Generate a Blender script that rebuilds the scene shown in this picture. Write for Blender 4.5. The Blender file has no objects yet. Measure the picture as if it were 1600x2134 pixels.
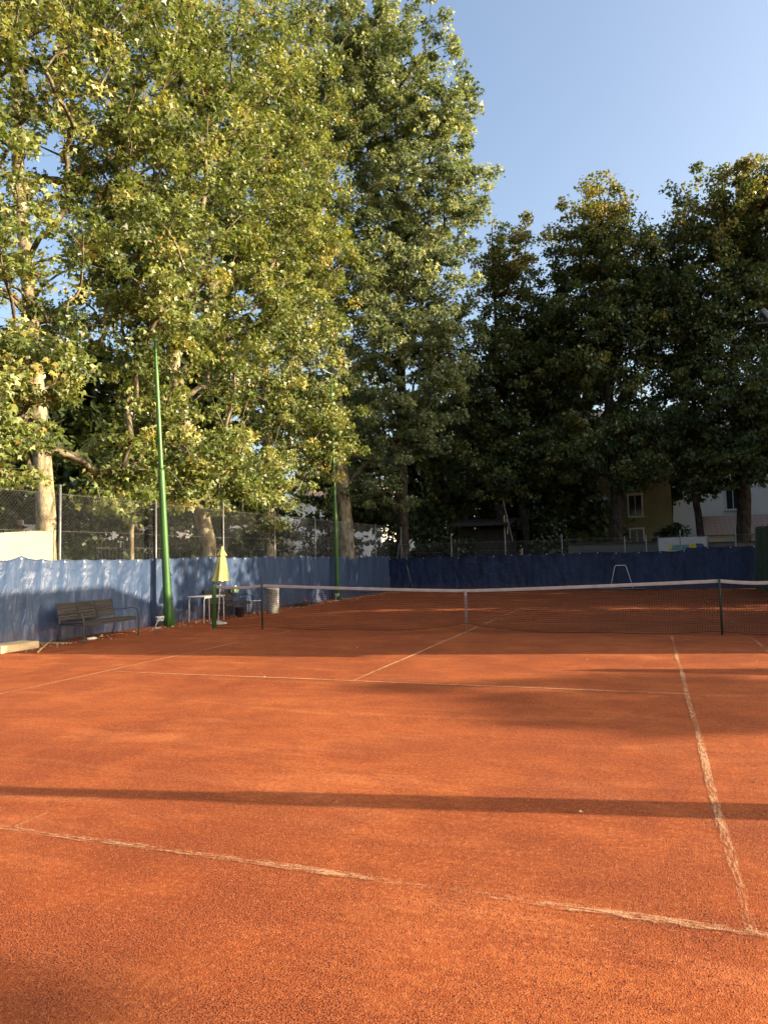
import bpy, bmesh, math, random
import numpy as np
from mathutils import Vector, Matrix

random.seed(7)
RNG = np.random.default_rng(7)
scn = bpy.context.scene
col = scn.collection
rad = math.radians

# ------------------------------------------------------------------ camera
cam_d = bpy.data.cameras.new('camera'); cam = bpy.data.objects.new('camera', cam_d); col.objects.link(cam)
CAM = (3.78327, -15.36969, 1.61905); YAW, PIT, ROL, FPX = -0.351612, 0.065318, -0.0235, 1497.54
_F = Vector((math.sin(YAW)*math.cos(PIT), math.cos(YAW)*math.cos(PIT), math.sin(PIT)))
_R0 = Vector((math.cos(YAW), -math.sin(YAW), 0)); _U0 = _R0.cross(_F)
_R = _R0*math.cos(ROL) + _U0*math.sin(ROL); _U = -_R0*math.sin(ROL) + _U0*math.cos(ROL)
cam.matrix_world = Matrix(((_R.x, _U.x, -_F.x, CAM[0]), (_R.y, _U.y, -_F.y, CAM[1]), (_R.z, _U.z, -_F.z, CAM[2]), (0, 0, 0, 1)))
cam_d.sensor_fit = 'HORIZONTAL'; cam_d.sensor_width = 36.0; cam_d.lens = 36.0*FPX/1600.0
cam_d.clip_start = 0.05; cam_d.clip_end = 3000
scn.camera = cam

# ------------------------------------------------------------------ sky and sun
SUN_EL = rad(18.5); SUN_AZ = math.atan2(0.98, 0.20)          # azimuth from +Y towards +X
world = bpy.data.worlds.new('World'); scn.world = world; world.use_nodes = True
wn = world.node_tree.nodes; wl = world.node_tree.links
sky = wn.new('ShaderNodeTexSky'); sky.sky_type = 'NISHITA'; sky.sun_disc = False
sky.sun_elevation = SUN_EL; sky.sun_rotation = SUN_AZ
sky.air_density = 1.0; sky.dust_density = 5.0; sky.ozone_density = 1.0; sky.altitude = 120
wl.new(sky.outputs[0], wn['Background'].inputs[0]); wn['Background'].inputs[1].default_value = 0.132
sun_d = bpy.data.lights.new('sun', 'SUN'); sun = bpy.data.objects.new('sun', sun_d); col.objects.link(sun)
sun_d.energy = 5.0; sun_d.angle = rad(0.42); sun_d.color = (1.0, 0.83, 0.60)
_sd = Vector((math.sin(SUN_AZ)*math.cos(SUN_EL), math.cos(SUN_AZ)*math.cos(SUN_EL), math.sin(SUN_EL)))
sun.rotation_euler = _sd.to_track_quat('Z', 'Y').to_euler(); sun.location = (40, 10, 40)
scn.view_settings.view_transform = 'Standard'; scn.view_settings.look = 'None'
scn.view_settings.gamma = 1.0; scn.view_settings.use_curve_mapping = False
scn.view_settings.exposure = 1.50

# ------------------------------------------------------------------ helpers
def tag(o, label=None, cat=None, group=None, kind=None):
    if label: o['label'] = label
    if cat: o['category'] = cat
    if group: o['group'] = group
    if kind: o['kind'] = kind
    return o
def empty(name, loc=(0, 0, 0), rz=0.0):
    o = bpy.data.objects.new(name, None); col.objects.link(o)
    o.location = loc; o.rotation_euler = (0, 0, rz); o.empty_display_size = 0.2
    return o
def thing(name, label, cat, loc=(0, 0, 0), rz=0.0, group=None):
    return tag(empty(name, loc, rz), label, cat, group)
def link(name, me, parent=None, loc=None, rot=None):
    o = bpy.data.objects.new(name, me); col.objects.link(o)
    if parent is not None: o.parent = parent
    if loc is not None: o.location = loc
    if rot is not None: o.rotation_euler = rot
    return o

class MB:
    """collects vertices and faces for one mesh"""
    def __init__(s): s.v = []; s.f = []
    def add(s, vs, fs):
        n = len(s.v); s.v += [tuple(p) for p in vs]; s.f += [tuple(i+n for i in f) for f in fs]; return s
    def box(s, c, d, rz=0.0, M=None, taper=1.0):
        hx, hy, hz = d[0]/2, d[1]/2, d[2]/2; vs = []
        for z in (-hz, hz):
            k = taper if z > 0 else 1.0
            for x, y in ((-hx, -hy), (hx, -hy), (hx, hy), (-hx, hy)):
                p = Vector((x*k, y*k, z))
                if M is not None: p = M @ p
                elif rz: p = Matrix.Rotation(rz, 3, 'Z') @ p
                vs.append((p.x+c[0], p.y+c[1], p.z+c[2]))
        return s.add(vs, [(3, 2, 1, 0), (4, 5, 6, 7), (0, 1, 5, 4), (1, 2, 6, 5), (2, 3, 7, 6), (3, 0, 4, 7)])
    def bar(s, a, b, w, t, up=(0, 0, 1)):
        a, b = Vector(a), Vector(b); d = (b-a); L = d.length; d.normalize()
        x = d.cross(Vector(up))
        if x.length < 1e-4: x = d.cross(Vector((1, 0, 0)))
        x.normalize(); y = x.cross(d).normalized(); vs = []
        for p in (a, b):
            for i, j in ((-1, -1), (1, -1), (1, 1), (-1, 1)): vs.append(p + x*(i*w/2) + y*(j*t/2))
        return s.add(vs, [(3, 2, 1, 0), (4, 5, 6, 7), (0, 1, 5, 4), (1, 2, 6, 5), (2, 3, 7, 6), (3, 0, 4, 7)])
    def tube(s, pts, rs, n=8, cap=True):
        pts = [Vector(p) for p in pts]
        if not hasattr(rs, '__len__'): rs = [rs]*len(pts)
        vs, fs = [], []; ref = None
        for i, p in enumerate(pts):
            d = (pts[min(i+1, len(pts)-1)] - pts[max(i-1, 0)]).normalized()
            if ref is None:
                ref = d.cross(Vector((0, 0, 1)))
                if ref.length < 0.05: ref = d.cross(Vector((1, 0, 0)))
            x = (ref - d*ref.dot(d)).normalized(); y = d.cross(x); ref = x
            for k in range(n):
                a = 2*math.pi*k/n; vs.append(p + (x*math.cos(a) + y*math.sin(a))*rs[i])
        for i in range(len(pts)-1):
            for k in range(n):
                fs.append((i*n+k, i*n+(k+1) % n, (i+1)*n+(k+1) % n, (i+1)*n+k))
        if cap:
            fs.append(tuple(range(n-1, -1, -1))); m = (len(pts)-1)*n; fs.append(tuple(m+k for k in range(n)))
        return s.add(vs, fs)
    def lathe(s, prof, n=20, c=(0, 0, 0), wob=None):
        vs, fs = [], []
        for i, (r, z) in enumerate(prof):
            for k in range(n):
                a = 2*math.pi*k/n; rr = r*(wob(i, k) if wob else 1.0)
                vs.append((c[0]+rr*math.cos(a), c[1]+rr*math.sin(a), c[2]+z))
        for i in range(len(prof)-1):
            for k in range(n): fs.append((i*n+k, i*n+(k+1) % n, (i+1)*n+(k+1) % n, (i+1)*n+k))
        fs.append(tuple(range(n-1, -1, -1))); m = (len(prof)-1)*n; fs.append(tuple(m+k for k in range(n)))
        return s.add(vs, fs)
    def mesh(s, name, mat, smooth=False):
        me = bpy.data.meshes.new(name); me.from_pydata(s.v, [], s.f); me.update()
        if mat: me.materials.append(mat)
        if smooth: me.polygons.foreach_set('use_smooth', [True]*len(me.polygons))
        return me
    def build(s, name, mat, parent=None, smooth=False, loc=None, bevel=0.0):
        o = link(name, s.mesh(name, mat, smooth), parent, loc)
        if bevel:
            b = o.modifiers.new('bevel', 'BEVEL'); b.width = bevel; b.segments = 2; b.limit_method = 'ANGLE'
        return o

def np_mesh(name, V, F, mat, attr=None, smooth=False):
    """V (n,3) array, F (m,k) array of equal-sized faces"""
    me = bpy.data.meshes.new(name); m, k = F.shape
    me.vertices.add(len(V)); me.vertices.foreach_set('co', np.ascontiguousarray(V, np.float32).ravel())
    me.loops.add(m*k); me.loops.foreach_set('vertex_index', np.ascontiguousarray(F, np.int32).ravel())
    me.polygons.add(m); me.polygons.foreach_set('loop_start', np.arange(0, m*k, k, dtype=np.int32))
    if smooth: me.polygons.foreach_set('use_smooth', np.ones(m, bool))
    me.update(calc_edges=True)
    if attr is not None:
        a = me.attributes.new('tint', 'FLOAT', 'POINT'); a.data.foreach_set('value', np.ascontiguousarray(attr, np.float32))
    me.materials.append(mat)
    return me

_perm = RNG.random((256, 256))
def vnoise(x, y):
    """smooth value noise, 0..1, arrays"""
    xi = np.floor(x).astype(int); yi = np.floor(y).astype(int); fx = x-xi; fy = y-yi
    fx = fx*fx*(3-2*fx); fy = fy*fy*(3-2*fy)
    g = lambda i, j: _perm[i % 256, j % 256]
    return (g(xi, yi)*(1-fx)+g(xi+1, yi)*fx)*(1-fy) + (g(xi, yi+1)*(1-fx)+g(xi+1, yi+1)*fx)*fy
def fbm(x, y, o=4):
    s = 0*x; a = 0.5
    for i in range(o): s = s + a*vnoise(x*2**i+17*i, y*2**i+9*i); a *= 0.5
    return s

# ------------------------------------------------------------------ materials
class NT:
    def __init__(s, name):
        s.m = bpy.data.materials.new(name); s.m.use_nodes = True; s.t = s.m.node_tree
        s.n = s.t.nodes; s.b = s.n['Principled BSDF']; s.out = s.n['Material Output']
        s.co = s.n.new('ShaderNodeTexCoord').outputs['Object']
    def L(s, a, b): s.t.links.new(a, b)
    def map(s, scale=(1, 1, 1), rot=(0, 0, 0), src=None):
        n = s.n.new('ShaderNodeMapping'); s.L(src or s.co, n.inputs[0]); n.inputs['Scale'].default_value = scale; n.inputs['Rotation'].default_value = rot
        return n.outputs[0]
    def noise(s, scale, detail=4, rough=0.55, vec=None, dist=0.0):
        n = s.n.new('ShaderNodeTexNoise'); n.inputs['Scale'].default_value = scale; n.inputs['Detail'].default_value = detail
        n.inputs['Roughness'].default_value = rough; n.inputs['Distortion'].default_value = dist; s.L(vec or s.co, n.inputs['Vector'])
        return n.outputs[0]
    def voro(s, scale, vec=None, feat='F1', out=0):
        n = s.n.new('ShaderNodeTexVoronoi'); n.inputs['Scale'].default_value = scale; n.feature = feat; s.L(vec or s.co, n.inputs['Vector'])
        return n.outputs[out]
    def ramp(s, fac, stops, interp='LINEAR'):
        n = s.n.new('ShaderNodeValToRGB'); n.color_ramp.interpolation = interp; e = n.color_ramp.elements
        while len(e) < len(stops): e.new(0.5)
        for k, (p, c) in enumerate(stops):
            e[k].position = p; e[k].color = (c, c, c, 1) if not hasattr(c, '__len__') else (*c, 1)
        s.L(fac, n.inputs[0]); return n.outputs[0]
    def mix(s, fac, a, b, mode='MIX'):
        n = s.n.new('ShaderNodeMix'); n.data_type = 'RGBA'; n.blend_type = mode
        for v, i in ((fac, 0), (a, 6), (b, 7)):
            if hasattr(v, 'is_linked') or hasattr(v, 'links'): s.L(v, n.inputs[i])
            elif i == 0: n.inputs[0].default_value = v
            else: n.inputs[i].default_value = (*v, 1) if len(v) == 3 else v
        return n.outputs[2]
    def math(s, op, a, b=0.0):
        n = s.n.new('ShaderNodeMath'); n.operation = op
        for v, i in ((a, 0), (b, 1)):
            if hasattr(v, 'links'): s.L(v, n.inputs[i])
            else: n.inputs[i].default_value = v
        return n.outputs[0]
    def attr(s, name):
        n = s.n.new('ShaderNodeAttribute'); n.attribute_name = name; return n.outputs['Fac']
    def rnd(s):
        return s.n.new('ShaderNodeObjectInfo').outputs['Random']
    def bump(s, h, strength=0.5, dist=0.01, prev=None):
        n = s.n.new('ShaderNodeBump'); n.inputs['Strength'].default_value = strength; n.inputs['Distance'].default_value = dist
        s.L(h, n.inputs['Height'])
        if prev is not None: s.L(prev, n.inputs['Normal'])
        return n.outputs[0]
    def fin(s, color=None, rough=0.7, normal=None, metal=0.0, spec=0.4):
        b = s.b
        if color is not None:
            if hasattr(color, 'links'): s.L(color, b.inputs['Base Color'])
            else: b.inputs['Base Color'].default_value = (*color, 1)
        if hasattr(rough, 'links'): s.L(rough, b.inputs['Roughness'])
        else: b.inputs['Roughness'].default_value = rough
        b.inputs['Metallic'].default_value = metal; b.inputs['Specular IOR Level'].default_value = spec
        if normal is not None: s.L(normal, b.inputs['Normal'])
        return s.m

def plain(name, c, rough=0.6, var=0.25, scale=6.0, bump=0.0, metal=0.0, spec=0.4):
    t = NT(name); n = t.noise(scale, 5, 0.6)
    d = t.mix(t.ramp(n, [(0.3, 0.0), (0.7, 1.0)]), tuple(x*(1-var) for x in c), tuple(min(1, x*(1+var*0.6)) for x in c))
    nm = t.bump(t.noise(scale*6, 4), 0.4, bump) if bump else None
    return t.fin(d, rough, nm, metal, spec)

def leaf_mat(name, stops, trans=0.35, rough=0.42):
    t = NT(name); a = t.attr('tint'); c = t.ramp(a, stops)
    t.fin(c, rough, None, 0, 0.5)
    tr = t.n.new('ShaderNodeBsdfTranslucent'); t.L(t.mix(1.0, c, (1.0, 1.0, 0.5), 'MULTIPLY'), tr.inputs[0])
    mx = t.n.new('ShaderNodeMixShader'); mx.inputs[0].default_value = trans
    t.L(t.b.outputs[0], mx.inputs[1]); t.L(tr.outputs[0], mx.inputs[2]); t.L(mx.outputs[0], t.out.inputs[0])
    return t.m

def bark_mat(name, dark, mid, pale, scale=5.0):
    t = NT(name); v = t.map((1, 1, 0.45))
    n = t.noise(scale, 3, 0.5, v, 0.6); c = t.ramp(n, [(0.36, dark), (0.47, mid), (0.6, pale)])
    f = t.noise(scale*9, 5, 0.6, t.map((1, 1, 0.25)))
    c = t.mix(t.ramp(f, [(0.35, 0.55), (0.6, 0.0)]), c, tuple(x*0.45 for x in dark))
    return t.fin(c, 0.9, t.bump(f, 0.7, 0.02), 0, 0.2)

# red clay: fine grit over a dusty base, worn in broad patches
def clay_nodes(t):
    big = t.noise(0.42, 4, 0.6); med = t.noise(2.3, 5, 0.6, t.map((1, 1, 1), (0, 0, 0.4)))
    streak = t.noise(1.3, 4, 0.6, t.map((0.35, 2.6, 1), (0, 0, 0.12)))
    base = t.mix(t.ramp(big, [(0.33, 0.0), (0.66, 1.0)]), (0.315, 0.077, 0.020), (0.43, 0.126, 0.036))
    base = t.mix(t.ramp(med, [(0.35, 0.55), (0.62, 0.0)]), base, (0.33, 0.074, 0.022))
    base = t.mix(t.ramp(streak, [(0.52, 0.0), (0.75, 0.40)]), base, (0.57, 0.185, 0.070))
    g1 = t.noise(120, 1, 0.5); g2 = t.voro(190); g3 = t.noise(48, 3, 0.7)
    patch = t.noise(1.5, 5, 0.68, None, 0.8)
    dens = t.ramp(t.math('ADD', t.math('MULTIPLY', big, 0.35), t.math('MULTIPLY', patch, 0.65)), [(0.43, 1.0), (0.55, 0.10)])
    spot = t.math('MULTIPLY', t.ramp(t.math('ADD', t.math('MULTIPLY', g1, 0.7), t.math('MULTIPLY', g3, 0.3)), [(0.43, 1.0), (0.475, 0.0)]), dens)
    sweep = t.noise(1.0, 4, 0.7, t.map((0.9, 16, 1), (0, 0, 0.16)), 0.3)
    base = t.mix(t.ramp(sweep, [(0.36, 0.45), (0.55, 0.0)]), base, (0.26, 0.058, 0.016))
    worn = t.noise(0.55, 5, 0.7, t.map((1, 1.5, 1), (0, 0, 0.7)), 0.8)
    base = t.mix(t.ramp(worn, [(0.38, 0.60), (0.52, 0.0)]), base, (0.22, 0.047, 0.014))
    arc = t.noise(1.7, 3, 0.5, t.map((1, 1.3, 1), (0, 0, 0.3)), 2.2)
    base = t.mix(t.ramp(arc, [(0.465, 0.0), (0.49, 0.5), (0.515, 0.0)]), base, (0.24, 0.05, 0.015))
    base = t.mix(t.ramp(t.noise(0.9, 4, 0.6, t.map((0.5, 1.8, 1), (0, 0, -0.35)), 1.0), [(0.56, 0.0), (0.70, 0.45)]), base, (0.60, 0.205, 0.075))
    base = t.mix(t.ramp(t.noise(26, 4, 0.75), [(0.40, 0.55), (0.52, 0.0)]), base, (0.24, 0.052, 0.015))
    base = t.mix(t.ramp(t.noise(33, 4, 0.75), [(0.52, 0.0), (0.64, 0.5)]), base, (0.60, 0.215, 0.080))
    base = t.mix(spot, base, (0.045, 0.013, 0.009))  # dark specks: grit clumps, with their small shadows painted into the colour
    base = t.mix(t.math('MULTIPLY', dens, 0.28), base, (0.26, 0.065, 0.026))
    light = t.ramp(t.noise(60, 3, 0.7), [(0.58, 0.0), (0.72, 0.35)])
    base = t.mix(light, base, (0.70, 0.27, 0.11))
    h = t.math('ADD', t.math('MULTIPLY', g1, 1.0), t.math('MULTIPLY', g2, 0.4))
    nm = t.bump(h, 0.5, 0.008)
    nm = t.bump(t.noise(7, 4, 0.6), 0.18, 0.02, nm)
    base = t.mix(1.0, base, (0.88, 0.86, 0.83), 'MULTIPLY')
    return base, nm
t = NT('clay'); c_, n_ = clay_nodes(t); M_clay = t.fin(c_, 0.95, n_, 0, 0.12)

# chalk lines: swept lime over the clay, worn through in places
def line_mat(name, wear):
    t = NT(name); c, nm = clay_nodes(t)
    u = t.n.new('ShaderNodeTexCoord').outputs['UV']
    sep = t.n.new('ShaderNodeSeparateXYZ'); t.L(u, sep.inputs[0])
    edge = t.math('POWER', t.math('MULTIPLY', t.math('ABSOLUTE', t.math('SUBTRACT', sep.outputs[0], 0.5)), 2.0), 4.0)
    scr = t.noise(1.0, 5, 0.7, t.map((5, 9, 1), (0, 0, 0.5), u))          # swept scratches, slanting across the line
    k = t.math('ADD', t.math('MULTIPLY', scr, 0.75), t.math('MULTIPLY', t.noise(1.0, 4, 0.6, t.map((0.2, 0.55, 1), (0, 0, 0), u)), 0.85))
    k = t.math('ADD', k, t.math('MULTIPLY', t.noise(70, 3, 0.7), 0.35))
    k = t.math('SUBTRACT', k, t.math('MULTIPLY', edge, 0.16))
    a = t.ramp(t.math('SUBTRACT', k, wear), [(0.0, 0.0), (0.20, 0.85)])
    t.fin(t.mix(0.45, (0.76, 0.47, 0.26), c), 0.95, nm, 0, 0.1)
    tr = t.n.new('ShaderNodeBsdfTransparent'); mx = t.n.new('ShaderNodeMixShader')
    t.L(a, mx.inputs[0]); t.L(tr.outputs[0], mx.inputs[1]); t.L(t.b.outputs[0], mx.inputs[2]); t.L(mx.outputs[0], t.out.inputs[0])
    return t.m
M_line = line_mat('chalk_line', 0.93)
M_line_t = line_mat('chalk_line_thin', 0.885)
M_line_s = line_mat('chalk_line_service', 0.82)
M_line_w = line_mat('chalk_line_worn', 0.93)
M_line_f = line_mat('chalk_line_faded', 1.06)

def tarp_mat(name, a, b, rel=1.0, rough=0.34, spec=0.5):
    t = NT(name); n = t.noise(1.6, 4, 0.6, t.map((1, 1, 0.35)))
    c = t.mix(t.ramp(n, [(0.35, 0.0), (0.7, 1.0)]), a, b)
    dust = t.ramp(t.noise(5, 5, 0.7, t.map((1, 1, 0.2))), [(0.52, 0.0), (0.8, 0.5)])
    c = t.mix(dust, c, tuple(x*1.3+0.03 for x in b))
    sp = t.n.new('ShaderNodeSeparateXYZ'); t.L(t.co, sp.inputs[0])
    foot = t.math('ADD', sp.outputs[2], t.math('MULTIPLY', t.noise(4.5, 5, 0.7), -0.55))
    c = t.mix(t.ramp(foot, [(0.0, 0.15), (0.10, 0.0)]), c, (0.16, 0.055, 0.025))      # clay splashed on the foot of the sheet
    w = t.noise(5, 5, 0.66, t.map((1, 1, 0.38)), 1.2); w2 = t.noise(30, 3, 0.6, None, 0.8)
    nm = t.bump(w, 0.7*rel, 0.05); nm = t.bump(w2, 0.4*rel, 0.008, nm)
    return t.fin(c, rough, nm, 0, spec)
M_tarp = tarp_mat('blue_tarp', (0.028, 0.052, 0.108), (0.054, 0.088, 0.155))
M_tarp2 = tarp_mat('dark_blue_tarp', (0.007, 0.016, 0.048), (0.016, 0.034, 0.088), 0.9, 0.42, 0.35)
M_greenscreen = plain('green_windscreen', (0.045, 0.085, 0.055), 0.9, 0.4, 3.0, 0.004)
M_cream = plain('cream_sheet', (0.43, 0.38, 0.25), 0.6, 0.1, 3)
t = NT('green_paint'); n = t.noise(3.0, 5, 0.6, t.map((1, 1, 0.3)))
c_ = t.mix(t.ramp(n, [(0.3, 0.0), (0.7, 1.0)]), (0.034, 0.100, 0.020), (0.062, 0.165, 0.032))
c_ = t.mix(t.ramp(t.noise(14, 5, 0.7, t.map((1, 1, 0.5))), [(0.62, 0.0), (0.68, 1.0)]), c_, (0.10, 0.060, 0.030))
M_greenpaint = t.fin(c_, 0.42, t.bump(t.noise(30, 4), 0.3, 0.003), 0, 0.45)
M_darkgreen = plain('dark_green_paint', (0.012, 0.045, 0.028), 0.45, 0.3, 6.0)
M_galv = plain('galvanised_steel', (0.19, 0.19, 0.18), 0.5, 0.35, 9.0, 0.0, 0.5)
M_wire = plain('wire', (0.20, 0.20, 0.18), 0.55, 0.2, 4.0, 0.0, 0.4)
M_darkmetal = plain('dark_metal', (0.055, 0.055, 0.055), 0.45, 0.35, 12.0, 0.0, 0.3)
M_white = plain('white_enamel', (0.72, 0.70, 0.66), 0.4, 0.18, 8.0)
M_band = plain('net_band', (0.44, 0.33, 0.27), 0.85, 0.2, 5.0)
M_cord = plain('black_cord', (0.012, 0.011, 0.010), 0.9, 0.3, 20)
M_black = plain('black_plastic', (0.018, 0.018, 0.020), 0.5, 0.3, 10)
M_yellow = plain('yellow_canvas', (0.40, 0.365, 0.12), 0.85, 0.22, 5.0, 0.003)
M_palegreen = plain('pale_green_cloth', (0.42, 0.60, 0.30), 0.85, 0.2, 9)
M_concrete = plain('concrete', (0.46, 0.43, 0.36), 0.9, 0.25, 9, 0.004)
M_timber = plain('pale_timber', (0.52, 0.40, 0.22), 0.85, 0.3, 5, 0.003)
M_stick = plain('stick', (0.40, 0.25, 0.11), 0.85, 0.3, 12)
M_red = plain('red_leaf', (0.55, 0.10, 0.03), 0.7, 0.3, 14)
M_glass = plain('window_glass', (0.03, 0.035, 0.04), 0.12, 0.3, 2.0, 0, 0, 0.6)
M_iron = plain('iron', (0.02, 0.022, 0.022), 0.6, 0.3, 8)
t = NT('weathered_wood'); g = t.noise(10, 6, 0.65, t.map((1.0, 0.55, 9)), 0.8)
c_ = t.ramp(g, [(0.36, (0.016, 0.013, 0.011)), (0.52, (0.036, 0.031, 0.026)), (0.78, (0.10, 0.085, 0.066))])
M_wood = t.fin(t.mix(t.math('MULTIPLY', t.rnd(), 0.4), c_, (0.07, 0.06, 0.05)), 0.85, t.bump(g, 0.5, 0.006), 0, 0.25)
t = NT('pebble_concrete'); v = t.voro(34, None, 'F1', 1); e = t.voro(34, None, 'DISTANCE_TO_EDGE')
M_pebble = t.fin(t.mix(t.ramp(e, [(0.03, 1.0), (0.12, 0.0)]), t.mix(0.65, v, (0.38, 0.34, 0.24), 'MIX'), (0.12, 0.10, 0.08)), 0.9, t.bump(e, 0.7, 0.01))
t = NT('earth'); n = t.noise(1.2, 6, 0.65)
M_earth = t.fin(t.ramp(n, [(0.3, (0.05, 0.032, 0.018)), (0.7, (0.14, 0.085, 0.04))]), 0.95, t.bump(t.noise(18, 5), 0.8, 0.04), 0, 0.1)
M_plaster_w = plain('white_plaster', (0.80, 0.77, 0.70), 0.9, 0.10, 0.8, 0.002)
M_plaster_g = plain('grey_wall', (0.10, 0.095, 0.085), 0.9, 0.3, 0.9, 0.003)
M_olive = plain('olive_render', (0.27, 0.24, 0.12), 0.9, 0.18, 1.4, 0.003)
M_tile = plain('clay_tile', (0.36, 0.25, 0.19), 0.85, 0.3, 4.0, 0.01)
M_slate = plain('slate_roof', (0.20, 0.18, 0.19), 0.8, 0.25, 3.0, 0.005)
M_shed = plain('shed_boards', (0.035, 0.028, 0.022), 0.85, 0.4, 4, 0.004)
M_frame = plain('window_frame_white', (0.68, 0.66, 0.60), 0.6, 0.1, 3)
M_shutter = plain('shutter', (0.30, 0.20, 0.12), 0.7, 0.2, 3)
t = NT('street_wall'); M_signwhite = plain('sign_white', (0.42, 0.42, 0.42), 0.6, 0.12, 3)
M_signyellow = plain('sign_yellow', (0.55, 0.45, 0.04), 0.6, 0.2, 6)
M_signblue = plain('sign_blue', (0.08, 0.24, 0.34), 0.6, 0.25, 6)
M_signnavy = plain('sign_navy', (0.02, 0.04, 0.12), 0.6, 0.25, 6)

M_leafA = leaf_mat('plane_leaves', [(0.0, (0.040, 0.060, 0.014)), (0.35, (0.135, 0.175, 0.040)), (0.7, (0.265, 0.30, 0.080)), (0.91, (0.40, 0.405, 0.13)), (0.955, (0.40, 0.27, 0.05)), (1.0, (0.30, 0.11, 0.025))], 0.40)
M_leafB = leaf_mat('plane_leaves_cool', [(0.0, (0.045, 0.070, 0.026)), (0.4, (0.14, 0.18, 0.072)), (0.8, (0.30, 0.335, 0.16)), (1.0, (0.44, 0.455, 0.24))], 0.45)
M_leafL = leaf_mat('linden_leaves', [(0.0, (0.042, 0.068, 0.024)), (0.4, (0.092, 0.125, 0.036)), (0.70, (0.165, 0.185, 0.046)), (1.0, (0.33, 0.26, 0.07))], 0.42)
M_leafS = leaf_mat('shrub_leaves', [(0.0, (0.016, 0.028, 0.007)), (0.5, (0.036, 0.055, 0.012)), (1.0, (0.075, 0.095, 0.02))], 0.25)
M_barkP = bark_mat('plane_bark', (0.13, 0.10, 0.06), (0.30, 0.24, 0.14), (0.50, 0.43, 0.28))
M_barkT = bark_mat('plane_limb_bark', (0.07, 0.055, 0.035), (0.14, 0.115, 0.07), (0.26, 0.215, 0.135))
M_barkD = bark_mat('rough_bark', (0.025, 0.019, 0.014), (0.045, 0.036, 0.026), (0.08, 0.063, 0.045), 7.0)
M_litter = leaf_mat('dry_leaves', [(0.0, (0.30, 0.17, 0.07)), (0.5, (0.50, 0.36, 0.16)), (1.0, (0.62, 0.55, 0.30))], 0.1, 0.8)

# ------------------------------------------------------------------ ground
def sheet(name, x0, x1, y0, y1, z, mat, nx=1, ny=1, kind='structure', parent=None):
    xs = np.linspace(x0, x1, nx+1); ys = np.linspace(y0, y1, ny+1); X, Y = np.meshgrid(xs, ys)
    V = np.stack([X.ravel(), Y.ravel(), np.full(X.size, z)], 1); i = np.arange(nx*ny); r = i//nx*(nx+1)+i % nx
    o = link(name, np_mesh(name, V, np.stack([r, r+1, r+nx+2, r+nx+1], 1), mat), parent)
    if parent is None: o['kind'] = kind
    return o
sheet('ground', -400, 400, -200, 600, -0.012, M_earth)
court = sheet('clay_court', -8.75, 8.6, -24, 19.2, 0.0, M_clay)

def line(name, a, b, w, mat, z=0.004):
    a, b = Vector((*a, 0)), Vector((*b, 0)); L = (b-a).length; n = max(2, int(L/0.12)); d = (b-a).normalized(); p = Vector((-d.y, d.x, 0))
    bm = bmesh.new(); uv = bm.loops.layers.uv.new('UVMap'); rows = []
    w2 = w
    for i in range(n+1):
        q = a + d*(L*i/n) + p*(0.006*math.sin(i*0.23+a.x))
        rows.append((bm.verts.new(q+p*w2/2+Vector((0, 0, z))), bm.verts.new(q-p*w2/2+Vector((0, 0, z))), i))
    for r0, r1 in zip(rows, rows[1:]):
        f = bm.faces.new((r0[0], r0[1], r1[1], r1[0]))
        for lp, u in zip(f.loops, ((0, r0[2]), (1, r0[2]), (1, r1[2]), (0, r1[2]))): lp[uv].uv = (u[0], u[1]*L/n)
    me = bpy.data.meshes.new(name); bm.to_mesh(me); bm.free(); me.materials.append(mat)
    return link(name, me, court)
for s in (-1, 1):
    line('singles_sideline', (s*4.115, -11.885), (s*4.115, -0.4), 0.045 if s < 0 else 0.066, M_line_s if s < 0 else M_line_t, 0.004)
    line('singles_sideline', (s*4.115, 0.4), (s*4.115, 11.885), 0.05, M_line_f, 0.004)
    line('doubles_sideline', (s*5.485, -4.0 if s > 0 else -2.0), (s*5.485, 11.885), 0.05, M_line_w, 0.004)
    line('service_line', (-4.115, s*6.4), (4.115, s*6.4), 0.055, M_line_s if s < 0 else M_line_w, 0.006)
line('centre_service_line', (0, -6.4), (0, 6.4), 0.055, M_line_s, 0.008)
line('baseline', (-4.9, -11.885), (4.22, -11.885), 0.080, M_line, 0.006)
line('baseline', (-5.485, 11.885), (5.485, 11.885), 0.06, M_line_w, 0.006)
line('centre_mark', (0, -11.86), (0, -11.60), 0.06, M_line_t, 0.008)

# coarse grit lying loose on the near clay
n = 62000
d_ = 1.6 + 5.2*RNG.random(n)**1.25; a_ = YAW + (RNG.random(n)-0.5)*1.2
gx = CAM[0]+d_*np.sin(a_); gy = CAM[1]+d_*np.cos(a_); keep = fbm(gx*1.7, gy*1.7)+0.15*RNG.random(n) > 0.47
gx, gy = gx[keep], gy[keep]; n = len(gx); s_ = 0.0015+0.0033*RNG.random(n)**2.2
T = np.array([[1, 0, 0], [-.5, .87, 0], [-.5, -.87, 0], [0, 0, 1.2]]); an = RNG.random(n)*6.28
ca, sa = np.cos(an), np.sin(an)
V = np.stack([gx[:, None]+s_[:, None]*(T[:, 0]*ca[:, None]-T[:, 1]*sa[:, None]), gy[:, None]+s_[:, None]*(T[:, 0]*sa[:, None]+T[:, 1]*ca[:, None]), s_[:, None]*T[:, 2][None]+0*gx[:, None]], 2).reshape(-1, 3)
F = (np.arange(n)[:, None, None]*4+np.array([[0, 1, 3], [1, 2, 3], [2, 0, 3]])[None]).reshape(-1, 3)
M_grit = plain('grit', (0.27, 0.070, 0.028), 0.95, 0.5, 40)
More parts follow.
